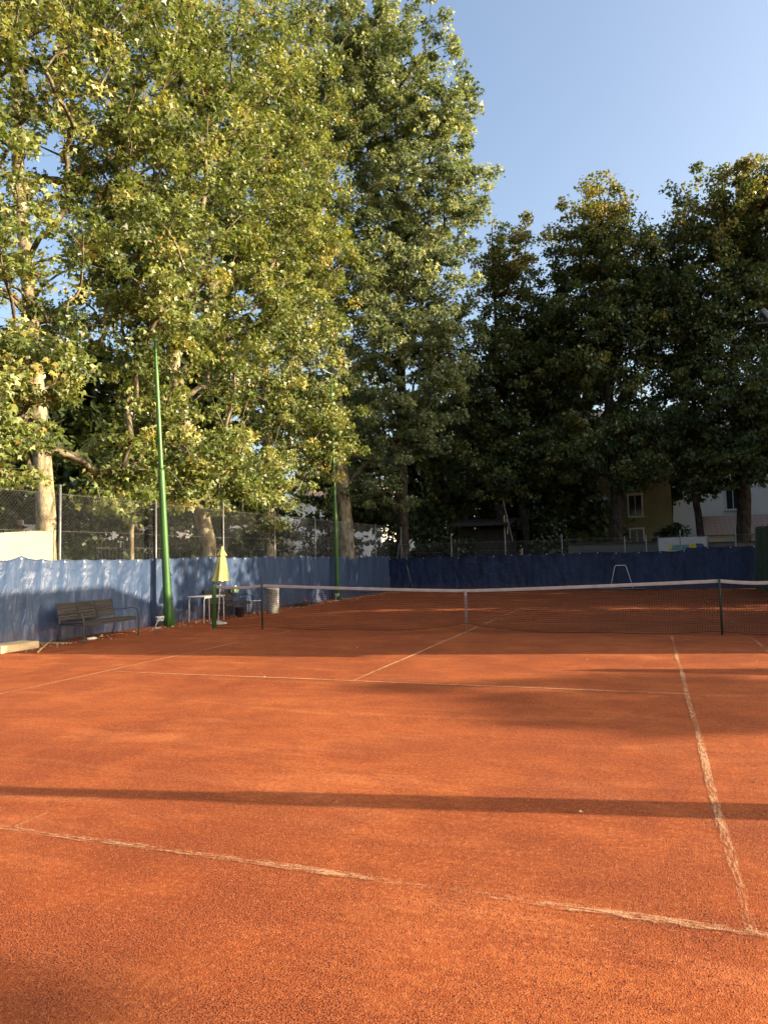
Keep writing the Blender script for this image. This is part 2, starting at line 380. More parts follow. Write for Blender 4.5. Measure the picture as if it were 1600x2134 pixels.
tag(link('loose_grit', np_mesh('loose_grit', V, F, M_grit)), 'loose coarse red grit lying on the near clay', 'grit', kind='stuff')

# ------------------------------------------------------------------ leaves and trees
STAR = np.array([[0, -.45, 0], [.20, -.28, .02], [.52, -.10, .07], [.24, .10, .02], [0, .58, -.06], [-.24, .10, .02], [-.52, -.10, .07], [-.20, -.28, .02]])
OVAL = np.array([[0, -.5, 0], [.36, 0, .08], [0, .5, -.04], [-.36, 0, .08]])
PENT = np.array([[0, -.45, 0], [.46, -.12, .06], [.16, .16, 0], [0, .55, -.05], [-.16, .16, 0], [-.46, -.12, .06]])
SPIK = np.array([[0, -.40, 0], [.56, -.06, .08], [.15, .13, .02], [0, .66, -.08], [-.15, .13, .02], [-.56, -.06, .08]])
def leaf_cloud(P, out, size, tmpl, droop=0.5, rng=RNG):
    """one flat-ish leaf per point; `out` is each leaf's outward direction"""
    n = len(P); k = len(tmpl)
    tip = out*0.55 + rng.normal(0, .55, (n, 3)); tip[:, 2] -= droop; tip /= np.linalg.norm(tip, axis=1)[:, None]
    nr = out*0.45 + rng.normal(0, .5, (n, 3)); nr[:, 2] += 0.6
    nr -= tip*(nr*tip).sum(1)[:, None]; nr /= np.linalg.norm(nr, axis=1)[:, None]+1e-9
    sd = np.cross(tip, nr); s = size*(0.65+0.7*rng.random(n))
    V = P[:, None, :] + s[:, None, None]*(tmpl[None, :, 0:1]*sd[:, None, :] + tmpl[None, :, 1:2]*tip[:, None, :] + tmpl[None, :, 2:3]*nr[:, None, :])
    return V.reshape(-1, 3), (np.arange(n)[:, None]*k+np.arange(k)[None, :])

def make_tree(name, label, cat, group, trunk, lobes, nclump, nleaf, size, tmpl, lmat, bmat, spread=0.55, droop=0.5, tint=(0.45, 0.22), shell=2.2, seed=1, limb=0.02, autumn=0.0, zcut=None, zsun=None):
    rng = np.random.default_rng(seed)
    base = Vector(trunk[0][:3]); root = thing(name, label, cat, base, 0, group)
    tr = np.array([p[:4] for p in trunk], float)
    # resample the trunk
    pts, rr = [], []
    for a, b in zip(tr[:-1], tr[1:]):
        m = max(2, int(np.linalg.norm(b[:3]-a[:3])/0.45))
        for i in range(m): q = a+(b-a)*i/m; pts.append(q[:3]); rr.append(q[3])
    pts.append(tr[-1][:3]); rr.append(tr[-1][3])
    tp = np.array(pts); tp[1:, :2] += rng.normal(0, .012, (len(tp)-1, 2))
    mb = MB(); n = 12; rr2 = list(rr); rr2[0] *= 1.35
    if len(rr2) > 2: rr2[1] *= 1.12
    mb.tube([Vector(p)-base for p in tp], rr2, n)
    mb.build('trunk', bmat, root, True)
    # clump centres inside the lobes
    L = np.array(lobes, float); w = L[:, 3]*L[:, 4]*L[:, 5]; w = w**0.8/np.sum(w**0.8)
    ids = rng.choice(len(L), nclump, p=w); d = rng.normal(0, 1, (nclump, 3)); d /= np.linalg.norm(d, axis=1)[:, None]
    C = L[ids, :3] + d*L[ids, 3:6]*(rng.random(nclump)**(1/shell))[:, None]*(0.8+0.4*rng.random(nclump))[:, None]
    C[:, 2] = np.maximum(C[:, 2], (zcut if zcut else 2.6))
    mid = L[:, :3].mean(0)
    # branches: every clump joins the nearest node that lies lower
    nodes = [p for p in tp[int(len(tp)*0.22):]]; par = [-1]*len(nodes); nt = len(nodes)
    N = np.array(nodes); order = np.argsort(np.min(np.linalg.norm(C[:, None]-N[None], axis=2), axis=1))
    nodes_a = np.zeros((nt+nclump*4, 3)); nodes_a[:nt] = N; cnt = nt; par_a = np.full(nt+nclump*4, -1); ends = []
    for ci in order:
        c = C[ci]; nn = nodes_a[:cnt]; df = c-nn; dist = np.linalg.norm(df, axis=1)
        j = int(np.argmin(dist + np.maximum(0, nn[:, 2]-c[2]+0.25*dist)*1.6)); a = nn[j].copy(); p = j
        for q in (0.33, 0.67, 1.0):
            x = a+(c-a)*q; x[2] += 0.10*dist[j]*math.sin(q*math.pi); x += rng.normal(0, 0.03*dist[j]**.5, 3)*(q < 1)
            nodes_a[cnt] = x; par_a[cnt] = p; p = cnt; cnt += 1
        ends.append(p)
    load = np.zeros(cnt)
    load[ends] = 1
    for i in range(cnt-1, nt-1, -1):
        if par_a[i] >= 0: load[par_a[i]] += load[i]
    rad_ = limb*0.55*np.maximum(load, 1)**0.5
    mb = MB()
    for k in range(nt, cnt, 3):
        ch = [par_a[k], k, k+1, k+2]; rs = [max(0.007, rad_[i]) if i >= nt else max(0.007, rad_[k]) for i in ch]; rs[0] = rs[1]*1.08
        mb.tube([Vector(nodes_a[i])-base for i in ch], rs, 4, False)
    # twigs
    for ci in range(nclump):
        for _ in range(1):
            v = rng.normal(0, 1, 3); v[2] = abs(v[2])*0.4-0.3; v *= spread*1.3/np.linalg.norm(v)
            p = C[ci]; mb.tube([Vector(p)-base, Vector(p+v*.5+rng.normal(0, .06, 3))-base, Vector(p+v)-base], [0.010, 0.007, 0.004], 3, False)
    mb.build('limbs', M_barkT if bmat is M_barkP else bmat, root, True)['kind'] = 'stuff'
    # leaves
    wt = 0.5+rng.random(nclump); cid = rng.choice(nclump, nleaf, p=wt/wt.sum())
    cs = spread*(0.7+0.6*rng.random(nclump))
    off = rng.normal(0, 1, (nleaf, 3)); off /= np.linalg.norm(off, axis=1)[:, None]; off *= (rng.random(nleaf)**0.45)[:, None]
    P = C[cid] + off*np.stack([cs[cid], cs[cid], cs[cid]*0.62], 1)
    P[:, 2] -= droop*0.25*np.linalg.norm(off[:, :2], axis=1)*cs[cid]
    out = P-mid; out[:, 2] *= 0.5; out /= np.linalg.norm(out, axis=1)[:, None]+1e-6; out = out*0.6+off*0.6
    V, F = leaf_cloud(P, out, size, tmpl, droop, rng)
    sun_tint = np.clip((P[:, 2]-zsun)/4.0, 0, 1)*0.38 if zsun else 0.0  # golden tint towards the crown top: sunlight painted into the leaf colour
    tc = np.clip(rng.normal(tint[0], tint[1]*0.85, nclump)[cid]+rng.normal(0, tint[1]*0.5, nleaf)+sun_tint, 0, 0.93 if not zsun else 1.0)
    if autumn: tc = np.where(rng.random(nleaf) < autumn*(0.3+1.4*rng.random(nclump)[cid]), 0.93+0.07*rng.random(nleaf), tc)
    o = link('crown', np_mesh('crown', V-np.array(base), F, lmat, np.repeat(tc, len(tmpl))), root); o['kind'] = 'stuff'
    return root

G1 = 'plane trees behind the left fence'
make_tree('plane_tree', 'pale mottled plane trunk rising behind the cream sheet, leftmost of the tall trees', 'tree', G1,
          [(-10.6, -1.15, -.05, .30), (-10.6, -1.2, 3.2, .24), (-10.7, -1.5, 7, .20), (-10.9, -1.9, 12, .15), (-10.8, -2.2, 18, .07), (-10.7, -2.3, 22, .03)],
          [(-9.7, -4.4, 10, 2.9, 2.6, 5.5), (-9.8, 1.0, 9.8, 2.6, 2.1, 4), (-9.9, -3.2, 16, 3.6, 4.6, 6), (-9.2, -3.6, 5.6, 1.9, 1.9, 1.9), (-9.2, 1.2, 5.6, 1.9, 1.7, 1.8), (-9.0, -4.4, 4.0, 1.2, 1.2, 0.8), (-9.1, 0.6, 4.2, 1.2, 1.2, 0.9), (-9.3, 0.6, 13.5, 2.8, 3.2, 5), (-9.2, -4.2, 6.2, 1.8, 2.4, 3.0), (-9.2, 1.2, 7.6, 2.0, 2.4, 2.4)],
          1100, 74000, 0.125, SPIK, M_leafA, M_barkP, 0.42, 0.55, (0.44, 0.28), 1.7, 11, 0.022, 0.012, 3.1)
make_tree('plane_tree', 'leaning plane tree with forked pale limbs behind the nearer green light pole', 'tree', G1,
          [(-10.5, 5.95, -.05, .34), (-10.5, 5.85, 2.2, .28), (-10.5, 4.75, 5.6, .24), (-10.45, 3.9, 8.0, .22), (-10.4, 3.95, 11, .18), (-10.4, 4.1, 15, .12), (-10.5, 4.4, 23, .03)],
          [(-9.6, 1.7, 11.5, 2.7, 2.3, 4.6), (-10.1, 6.4, 10.3, 2.4, 2.1, 4), (-9.8, 4.0, 18, 3.4, 4.4, 6), (-9.2, 3.4, 4.6, 1.9, 3.5, 1.9), (-9.2, 6.4, 13, 2.6, 3.0, 4.8), (-9.3, 5.6, 4.6, 1.6, 2.6, 1.5), (-7.6, -0.4, 9.2, 1.5, 1.9, 2.1)],
          1050, 70000, 0.125, SPIK, M_leafA, M_barkP, 0.42, 0.55, (0.46, 0.28), 1.7, 12, 0.030, 0.012, 2.45)
make_tree('plane_tree', 'straight plane trunk behind the tarp to the right of the yellow parasol', 'tree', G1,
          [(-10.5, 10.15, -.05, .27), (-10.5, 10.15, 3, .22), (-10.55, 10.1, 9, .16), (-10.6, 10.2, 16, .10), (-10.6, 10.2, 24, .03)],
          [(-9.8, 9.6, 8, 2.5, 3.6, 3.8), (-9.6, 9.8, 14, 3.0, 4.0, 5.4), (-9.7, 10.4, 21, 2.8, 4.0, 4.6), (-8.7, 11.6, 7.0, 1.8, 2.4, 2.9), (-9.3, 7.9, 4.4, 1.6, 3.0, 1.9), (-9.2, 12.0, 15.0, 2.2, 2.4, 4.5)],
          1000, 68000, 0.126, SPIK, M_leafA, M_barkP, 0.42, 0.6, (0.50, 0.28), 1.7, 13, 0.020, 0.03, 2.5)
make_tree('plane_tree', 'thick brown plane trunk right of the farther green light pole', 'tree', G1,
          [(-10.5, 17.9, -.05, .52), (-10.5, 17.9, 2.5, .42), (-10.55, 17.6, 6, .34), (-10.7, 17.4, 11, .24), (-10.9, 17.3, 18, .12), (-10.9, 17.3, 30, .03)],
          [(-10.8, 17, 15, 3.6, 3.6, 7), (-11.2, 17.4, 25.5, 4.0, 3.8, 6.6), (-9.6, 18.6, 5.2, 2.6, 2.2, 1.8), (-12, 15.5, 9.5, 2.6, 2.4, 4), (-13.2, 16.4, 21, 3, 3, 5), (-9.8, 18.2, 28, 3.2, 3, 4.6)],
          800, 56000, 0.17, SPIK, M_leafB, M_barkP, 0.5, 0.6, (0.50, 0.25), 2.0, 14, 0.022, 0.004, 3.2)
make_tree('plane_tree', 'tall cool green plane tree at the far left corner, its crown edge against the sky', 'tree', G1,
          [(-8.4, 20.6, -.05, .42), (-8.4, 20.6, 3, .33), (-8.3, 20.6, 9, .27), (-8.2, 20.6, 16, .2), (-8.2, 20.6, 24, .10), (-8.1, 20.6, 31.5, .03)],
          [(-8.2, 20.2, 15.0, 4.6, 4.2, 5.6), (-7.7, 20.2, 20.4, 4.9, 4.2, 5), (-9.0, 20.2, 27.5, 4.5, 4.0, 5.4), (-6.2, 19.6, 11.4, 2.2, 2.4, 4.0), (-4.7, 20, 20.8, 1.7, 2.0, 2.0), (-5.6, 20, 25, 2.2, 2.2, 2.6), (-8.6, 20, 8.4, 3.4, 2.8, 2.2)],
          1500, 84000, 0.182, SPIK, M_leafB, M_barkD, 0.48, 0.6, (0.55, 0.27), 2.3, 15, 0.020, 0.004, 5.5)

G2 = 'lindens beyond the far tarp'
def linden(label, x, y, h, lobes, r, seed, nl=42000, nc=420, fork=None, sun_top=True):
    tr = [(x, y, -.05, r), (x+.05, y, 2.2, r*.85), (x+(fork or -.12), y, 4.5, r*.8), (x, y, 8, r*.62), (x+.1, y, h*.6, r*.4), (x, y, h-.6, .03)]
    return make_tree('linden_tree', label, 'tree', G2, tr, lobes, int(nc*1.4), int(nl*0.86), 0.185, OVAL, M_leafL, M_barkD, 0.55, 0.45, (0.36, 0.24), 1.8, seed, 0.020, 0.0, 3.7, h-6.5 if sun_top else None)
linden('slender linden with a narrow top tinted sunlit gold, leftmost at the back', -3.9, 24.6, 21.0, [(-3.0, 24.6, 17.6, 1.9, 2.2, 3.4), (-3.6, 24.6, 11.5, 2.9, 3, 5.0), (-5.6, 25, 8.2, 2.4, 2.4, 3.2), (-4.0, 24, 6.4, 2.6, 2.4, 1.6)], .30, 21, 50000, 480)
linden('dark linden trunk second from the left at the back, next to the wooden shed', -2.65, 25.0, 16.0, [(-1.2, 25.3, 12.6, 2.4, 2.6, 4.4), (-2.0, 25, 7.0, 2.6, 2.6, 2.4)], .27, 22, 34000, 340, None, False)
linden('broad linden with a peaked crown tinted sunlit gold in front of the olive house', 2.1, 24.2, 22.0, [(2.2, 24.4, 20.2, 1.7, 1.8, 2.2), (1.8, 24.4, 18.2, 3.2, 3.0, 2.7), (1.8, 24.4, 15.0, 3.4, 2.8, 3.4), (1.7, 24.4, 12.2, 3.3, 3.0, 3.8), (1.2, 24.0, 7.2, 3.4, 2.8, 2.2), (3.6, 23.8, 5.6, 1.8, 1.8, 1.1), (4.2, 24.4, 15.0, 1.8, 2.2, 4.4), (3.6, 24.2, 8.2, 2.2, 2.2, 1.8)], .42, 23, 74000, 680, 0.25)
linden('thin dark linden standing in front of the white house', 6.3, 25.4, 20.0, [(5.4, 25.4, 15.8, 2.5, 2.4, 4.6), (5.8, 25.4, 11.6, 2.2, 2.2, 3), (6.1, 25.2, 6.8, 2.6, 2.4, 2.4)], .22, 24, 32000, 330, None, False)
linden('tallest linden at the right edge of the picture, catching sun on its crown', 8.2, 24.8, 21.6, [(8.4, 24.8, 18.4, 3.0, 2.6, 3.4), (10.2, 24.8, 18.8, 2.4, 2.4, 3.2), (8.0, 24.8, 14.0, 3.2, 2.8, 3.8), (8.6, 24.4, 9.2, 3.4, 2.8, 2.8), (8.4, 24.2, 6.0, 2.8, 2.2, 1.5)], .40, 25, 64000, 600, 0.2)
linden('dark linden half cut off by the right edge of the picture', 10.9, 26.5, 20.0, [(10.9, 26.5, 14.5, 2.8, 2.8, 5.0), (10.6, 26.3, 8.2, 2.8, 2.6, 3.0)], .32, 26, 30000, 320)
G3 = 'darker trees standing further back'
for k, (x, y, h, lo_, lab) in enumerate([(-13.5, 25, 15, .36, 'dark tree filling the gap behind the thick plane trunk'), (-7.6, 29, 14, .34, 'dark tree behind the far corner of the court'),
                                    (-1.2, 30, 17, .30, 'dark tree showing between the two leftmost lindens'), (-16.5, 14, 14, .36, 'dark tree behind the straight plane trunk'),
                                    (-4.6, 33, 12, .30, 'low dark tree behind the wooden shed'), (-11.5, 34, 13, .32, 'low dark tree behind the far left corner'),
                                    (5.2, 37.5, 13, .60, 'dark tree rising between the olive house and the white house'), (-16.0, 5.5, 11, .40, 'dark tree behind the leaning plane trunk')]):
    make_tree('background_tree', lab, 'tree', G3, [(x, y, -.05, .28), (x, y, 4, .22), (x+.2, y, h*.6, .14), (x, y, h-.5, .03)],
              [(x, y, h*.66, 3.2, 3.0, h*.3), (x+.6, y-.5, h*lo_, 3.2, 2.8, h*.2)], 200, 10000, 0.40, OVAL, M_leafL, M_barkD, 0.85, 0.45, (0.35, 0.2), 1.7, 31+k, 0.022, 0.0, 1.6 if lo_ < .35 else 4.0)
# slender sapling with a fork, behind the fence by the nearer pole
make_tree('sapling', 'thin grey sapling with a low fork behind the wire fence, left of the nearer pole', 'tree', None,
          [(-10.2, 1.55, -.05, .08), (-10.2, 1.6, 2.6, .065), (-10.15, 1.75, 4.4, .05), (-10.1, 1.7, 6.2, .02)],
          [(-9.8, 1.6, 4.6, 1.3, 1.8, 1.3), (-9.5, 0.4, 3.3, 0.8, 1.4, 0.6)], 60, 3600, 0.13, SPIK, M_leafA, M_barkP, 0.45, 0.5, (0.55, 0.2), 2.0, 41, 0.02, 0.01, 2.4)

def shrub(label, x, y, h, r, seed, nl=6000, mat=None):
    make_tree('shrub', label, 'shrub', 'undergrowth along the fences', [(x, y, -.05, .05), (x, y, h*.4, .04), (x+.1, y, h*.8, .015)],
              [(x, y, h*.55, r, r*1.25, h*.42), (x, y, h*.3, r*1.1, r*1.45, h*.3)], 120, nl, 0.20, OVAL, mat or M_leafS, M_barkD, 0.45, 0.4, (0.40, 0.22), 1.6, seed, 0.016, 0.0, 0.5)
for k, (x, y, h, r, lab) in enumerate([(-12.6, -4.6, 4.2, 1.5, 'dark shrub behind the cream sheet'), (-12.8, -0.6, 4.6, 1.6, 'dark shrub behind the wire fence above the nearer bench'),
        (-13.2, 3.2, 4.8, 1.7, 'dark shrub behind the leaning plane trunk'), (-13.6, 7.0, 5.2, 1.8, 'dark shrub left of the straight plane trunk'),
        (-13.8, 11.0, 5.4, 1.9, 'dark shrub right of the straight plane trunk'), (-13.6, 15.2, 5.6, 1.9, 'dark shrub left of the thick plane trunk'), (-12.4, 20.6, 5.4, 1.9, 'dark shrub right of the thick plane trunk'),
        (-9.6, 23.2, 4.0, 1.5, 'dark shrub hiding the foot of the pale building'), (-7.2, 23.4, 3.4, 1.7, 'dark shrub behind the corner brace posts'), (-6.0, 22.4, 3.0, 1.1, 'low dark shrub beside the wooden shed'),
        (-1.2, 23.2, 4.2, 1.2, 'spiky dark shrub left of the olive house'), (5.0, 27.2, 3.6, 1.1, 'small shrub between the olive house and the white house')]):
    shrub(lab, x, y, h, r, 60+k)

# ------------------------------------------------------------------ fences
def chain_link(name, label, A, B, z0, z1, posts, pitch=0.085, wire=0.0022, braces=(), group='wire fences round the court', ztops=None):
    A, B = Vector((*A, 0)), Vector((*B, 0)); L = (B-A).length; d = (B-A).normalized(); nrm = Vector((-d.y, d.x, 0))
    root = thing(name, label, 'fence', A, 0, group); H = z1-z0
    mb = MB()
    def pt(s, z): return d*s + Vector((0, 0, z)) + nrm*(0.02*math.sin(s*1.7+z))
    k = -int(H/pitch)
    while k*pitch < L:
        for sgn in (1, -1):
            s0 = k*pitch; za, zb = z0, z1; sa, sb = s0, s0+H
            ta, tb = max(0, -sa)/H, min(1, (L-sa)/H)
            if tb-ta < 0.02: continue
            def at(q): return (pt(sa+q*H, z0+q*H) if sgn > 0 else pt(sa+q*H, z1-q*H)) + nrm*(0.003*sgn)
            m = 3; mb.tube([at(ta+(tb-ta)*i/m) for i in range(m+1)], wire, 3, False)
        k += 1
    mb.build('wire_mesh', M_wire, root)
    for z in (z0+0.03, (z0+z1)/2, z1-0.03):
        MB().tube([pt(L*i/30, z-0.02*math.sin(i*.35)**2)+nrm*0.01 for i in range(31)], 0.004, 4).build('tension_wire', M_wire, root)
    for i, (s, zt) in enumerate(posts):
        MB().tube([d*s+nrm*-0.04+Vector((0, 0, -.05)), d*s+nrm*-0.04+Vector((0.01, 0, zt))], 0.028, 8).build('post', M_galv, root, True)
    for (s, ds, off, zt) in braces:
        MB().tube([d*(s+ds)+nrm*off+Vector((0, 0, 0)), d*s+nrm*-0.04+Vector((0, 0, zt))], 0.02, 6).build('brace', M_galv, root, True)
    return root
chain_link('chain_link_fence', 'tall diamond wire fence above the blue tarp along the left side', (-8.55, -9.6), (-8.55, 18.9), 1.55, 3.28,
           [(9.6+y, z) for y, z in ((-9.45, 3.4), (-6.15, 3.4), (-2.85, 3.45), (.47, 3.3), (3.70, 3.5), (6.95, 3.4), (10.2, 3.35), (13.6, 3.3), (16.85, 3.3))])
chain_link('chain_link_fence', 'low wire fence above the dark tarp across the far end', (-8.5, 18.75), (8.25, 18.75), 1.45, 2.35,
           [(8.5+x, z) for x, z in ((-7.85, 3.2), (-5.27, 2.8), (-2.63, 2.85), (0.0, 2.6), (2.75, 2.4), (3.66, 2.4), (5.07, 2.6), (7.26, 2.6))],
           0.085, 0.0017, ((0.65, -.55, -.2, 2.7), (0.65, 0.75, -.5, 2.3)))
# iron railing behind the trees
rail = thing('iron_railing', 'dark iron railing of thin upright bars behind the plane trunks', 'railing', (-11.8, 2.0, 0))
bar_me = MB().box((0, 0, 1.25), (0.018, 0.018, 2.3)).mesh('bar', M_iron)
for i in range(100): link('bar', bar_me, rail, (0, i*0.16, 0))
for z in (0.3, 2.15): MB().box((0.0, 8.0, z), (0.035, 16.2, 0.04)).build('rail', M_iron, rail)

def tarp(name, label, pts, z0, ztop, mat, seed, tie=0.62, amp=0.035, offs=0.0, group='blue tarps hung on the fences', loops=True):
    """pts: polyline in plan; crumpled sheet hung from ties"""
    rng = np.random.default_rng(seed); P = np.array(pts, float); seg = np.linalg.norm(np.diff(P, axis=0), axis=1); S = np.concatenate([[0], np.cumsum(seg)]); L = S[-1]
    ns = int(L/0.045); nz = 38; s = np.linspace(0, L, ns+1); x = np.interp(s, S, P[:, 0]); y = np.interp(s, S, P[:, 1])
    dx = np.gradient(x, s); dy = np.gradient(y, s); nx, ny = dy, -dx
    nties = max(2, int(round(L/tie))); ts = np.linspace(0.06, L-0.06, nties+1); tz = ztop+rng.normal(0, .022, nties+1)
    top = np.interp(s, ts, tz); ph = np.interp(s, ts, np.arange(nties+1)); fr = ph-np.floor(ph)
    top = top-0.045*np.interp(ph, np.arange(nties+1), 0.5+rng.random(nties+1))*np.sin(np.pi*fr)
    t = np.linspace(0, 1, nz+1); SS, TT = np.meshgrid(s, t, indexing='ij'); Z = z0+(top[:, None]-z0)*TT
    o = seed*13.7
    D = amp*2.2*(fbm(SS*1.1+o, TT*0.8+o, 3)-.45) + amp*1.3*(np.abs(fbm(SS*3.1+o, TT*1.3+2, 3)-.46))*2*(1-0.4*TT)
    D += amp*0.9*np.sin(np.pi*fr)[:, None]*np.exp(-(1-TT)*6)
    cr = fbm(SS*7+TT*3+o, Z*6-SS*2+o, 3); D += amp*0.9*np.abs(cr-.45)
    low = np.exp(-TT*5); D += low*(0.05*fbm(SS*2.4+o, TT*4, 3)+0.03)
    D += offs
    V = np.stack([x[:, None]+nx[:, None]*D, y[:, None]+ny[:, None]*D, Z], 2).reshape(-1, 3)
    i, j = np.meshgrid(np.arange(ns), np.arange(nz), indexing='ij'); a = (i*(nz+1)+j).ravel()
    base = (pts[0][0], pts[0][1], 0)
    root = thing(name, label, 'tarp', base, 0, group); V -= np.array(base)
    link('sheet', np_mesh('sheet', V, np.stack([a, a+nz+1, a+nz+2, a+1], 1), mat, None, True), root)
    G = V.reshape(ns+1, nz+1, 3)
    mb = MB(); mb.tube([Vector(G[k, nz])+Vector((0, 0, 0.004)) for k in range(0, ns+1, 4)], 0.011, 5); mb.build('hem', mat, root, True)
    for q in np.arange(1.55, L-0.8, 3.1+0.2*(seed % 3)):
        k = int(np.argmin(np.abs(s-q))); nv = Vector((nx[k], ny[k], 0)); mb = MB()
        a_ = [Vector(G[k, r])+nv*0.006 for r in range(nz+1)]; b_ = [Vector(G[k+1, r])+nv*0.006 for r in range(nz+1)]
        mb.add(a_+b_, [(r, nz+1+r, nz+2+r, r+1) for r in range(nz)]); mb.build('seam', mat, root, True)
    gm = MB(); gm.lathe([(0.004, -.004), (0.016, -.004), (0.019, 0), (0.016, .004), (0.004, .004)], 8); ring = gm.mesh('grommet', M_white, True)
    for q in range(nties+1):
        k = int(np.argmin(np.abs(s-ts[q]))); p = G[k, nz-1]
        g = link('grommet', ring, root, Vector(p)+Vector((nx[k], ny[k], 0))*0.014, (math.pi/2, 0, math.atan2(ny[k], nx[k])+math.pi/2)); g.scale = (1.25, 1.25, 1.25)
    return root
tarp('tarp', 'crumpled sunlit blue tarp behind the nearer bench', [(-8.46, -9.4), (-8.44, -4.0), (-8.40, -1.0), (-8.38, 0.22)], 0.0, 1.78, M_tarp, 3, 0.62, 0.05)
tarp('tarp', 'blue tarp behind the green light pole and the yellow parasol, shadowed towards the right', [(-8.38, 0.10), (-8.36, 4.0), (-8.36, 8.0), (-8.38, 11.9)], 0.0, 1.80, M_tarp, 5, 0.66, 0.028)
tarp('tarp', 'shaded blue tarp in the far left corner of the court', [(-8.40, 11.8), (-8.42, 15), (-8.42, 18.42)], 0.0, 1.74, M_tarp, 6, 0.8, 0.03)
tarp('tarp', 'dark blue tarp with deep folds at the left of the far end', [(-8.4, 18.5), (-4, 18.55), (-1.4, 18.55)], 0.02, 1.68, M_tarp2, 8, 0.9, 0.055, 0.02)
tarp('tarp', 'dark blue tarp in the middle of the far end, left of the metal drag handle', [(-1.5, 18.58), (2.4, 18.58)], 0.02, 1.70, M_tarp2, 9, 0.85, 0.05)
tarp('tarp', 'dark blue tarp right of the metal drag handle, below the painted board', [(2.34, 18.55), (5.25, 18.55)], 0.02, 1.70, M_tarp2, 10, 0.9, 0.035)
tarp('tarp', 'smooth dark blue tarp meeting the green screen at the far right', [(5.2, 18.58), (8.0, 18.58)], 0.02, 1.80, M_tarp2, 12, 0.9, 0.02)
tarp('windscreen', 'dark green fabric screen hanging at the right edge, at the far right corner', [(8.02, 18.5), (8.15, 16.0), (8.25, 12.5), (8.3, 9.0)], 0.0, 2.62, M_greenscreen, 14, 0.9, 0.07, 0.0, 'green screens along the right side')
cr = thing('cream_sheet', 'cream sheet fixed high on the wire fence at the left edge', 'banner', (-8.62, -7.0, 0))
ns, nz = 60, 14; yy = np.linspace(0, 4.12, ns+1); zz = np.linspace(0, 1, nz+1); Y, T = np.meshgrid(yy, zz, indexing='ij')
Z = 1.62+(2.36-1.62+0.04*np.sin(Y*2.1))*T; X = 0.03*fbm(Y*2, T*2)-0.035
i, j = np.meshgrid(np.arange(ns), np.arange(nz), indexing='ij'); a = (i*(nz+1)+j).ravel()
link('sheet', np_mesh('sheet', np.stack([X, Y, Z], 2).reshape(-1, 3), np.stack([a, a+nz+1, a+nz+2, a+1], 1), M_cream, None, True), cr)
tie_me = MB().tube([(0, 0, -.03), (0.02, 0, 0), (0, 0, .03)], 0.006, 5).mesh('tie', M_black)
for y in (0.6, 1.5, 2.4, 3.3, 4.06): link('tie', tie_me, cr, (0.02, y, 2.36+0.04*math.sin(y*2.1)))

# ------------------------------------------------------------------ tennis net
net = thing('tennis_net', 'black tennis net with pale top band sagging across the clay court', 'net', (0, 0, 0))
def ztop(x):
    a = abs(x)
    return 0.914+(1.07-0.914)*(a/5.03)**1.25 if a < 5.03 else 1.07-0.045*math.sin(min(1, (a-5.03)/1.37)*math.pi)
def zbot(x):
    a = abs(x); return 0.02 + 0.20*math.exp(-(a/0.62)**1.2) + 0.02*math.sin(x*1.7)**2 + (0.05*math.exp(-((a-5.03)/.5)**2)) - 0.015
def ynet(x, t):  # lower cords billow a little
    return -0.10*math.sin(t*math.pi)*(0.4+0.6*math.sin(x*0.55+1)**2) - 0.08*(1-t)*math.exp(-(x/1.0)**2)
def npt(x, t, sag=0.0):
    zt, zb = ztop(x)-0.03, zbot(x); return (x, ynet(x, t), zb+(zt-zb)*t)
xs = np.arange(-6.32, 6.33, 0.0455); mb = MB(); wv = 0.0029
for x in xs: mb.tube([npt(x+0.006*math.sin(x*9+q*3), q/6) for q in range(7)], wv, 3, False)
for r in range(23): mb.tube([npt(x, r/22) for x in xs[::2]], wv, 3, False)
mb.tube([npt(x, 0) for x in xs[::2]], 0.005, 4, False)
mb.build('netting', M_cord, net)
mb = MB(); pr = []
for x in np.linspace(-6.33, 6.33, 120):
    z = ztop(x); mb_pts = [(x, -0.014, z-0.062), (x, -0.016, z-0.004), (x, 0.0, z+0.004), (x, 0.016, z-0.004), (x, 0.014, z-0.062)]; pr.append(mb_pts)
vs = [p for r in pr for p in r]; fs = [(i*5+k, i*5+k+1, (i+1)*5+k+1, (i+1)*5+k) for i in range(119) for k in range(4)]
MB().add(vs, fs).build('headband', M_band, net, True)
MB().box((0, -0.045, 0.56), (0.055, 0.008, 0.68)).box((0, -0.06, 0.215), (0.06, 0.02, 0.05)).build('centre_strap', M_band, net, bevel=0.003)
MB().tube([(0, -0.05, 0.21), (0, -0.03, 0.0)], 0.006, 5).build('strap_anchor', M_galv, net)
for s in (-1, 1):
    p = MB().tube([(s*6.40, 0, -.05), (s*6.40, 0, 1.06), (s*6.40, 0, 1.085)], [0.052, 0.052, 0.046], 14).build('post', M_darkgreen if s > 0 else M_greenpaint, net, True)
    MB().tube([(s*6.40, -0.06, .70), (s*6.40, -.09, .70), (s*6.40, -.09, .60)], 0.008, 6).build('crank', M_galv, p)
for s, lab in ((-1, 'thin dark green upright propping the net beside the yellow parasol'), (1, 'thin dark green upright propping the net near the right edge')):
    st = thing('singles_stick', lab, 'net stick', (s*5.03, -0.03, 0), 0, 'sticks propping up the net')
    MB().tube([(0, 0, -.03), (0, 0, 1.06)], 0.019, 10).build('stick', M_darkgreen, st, True)
    MB().box((0, 0.02, 1.075), (0.035, 0.07, 0.03)).build('top_notch', M_darkgreen, st)

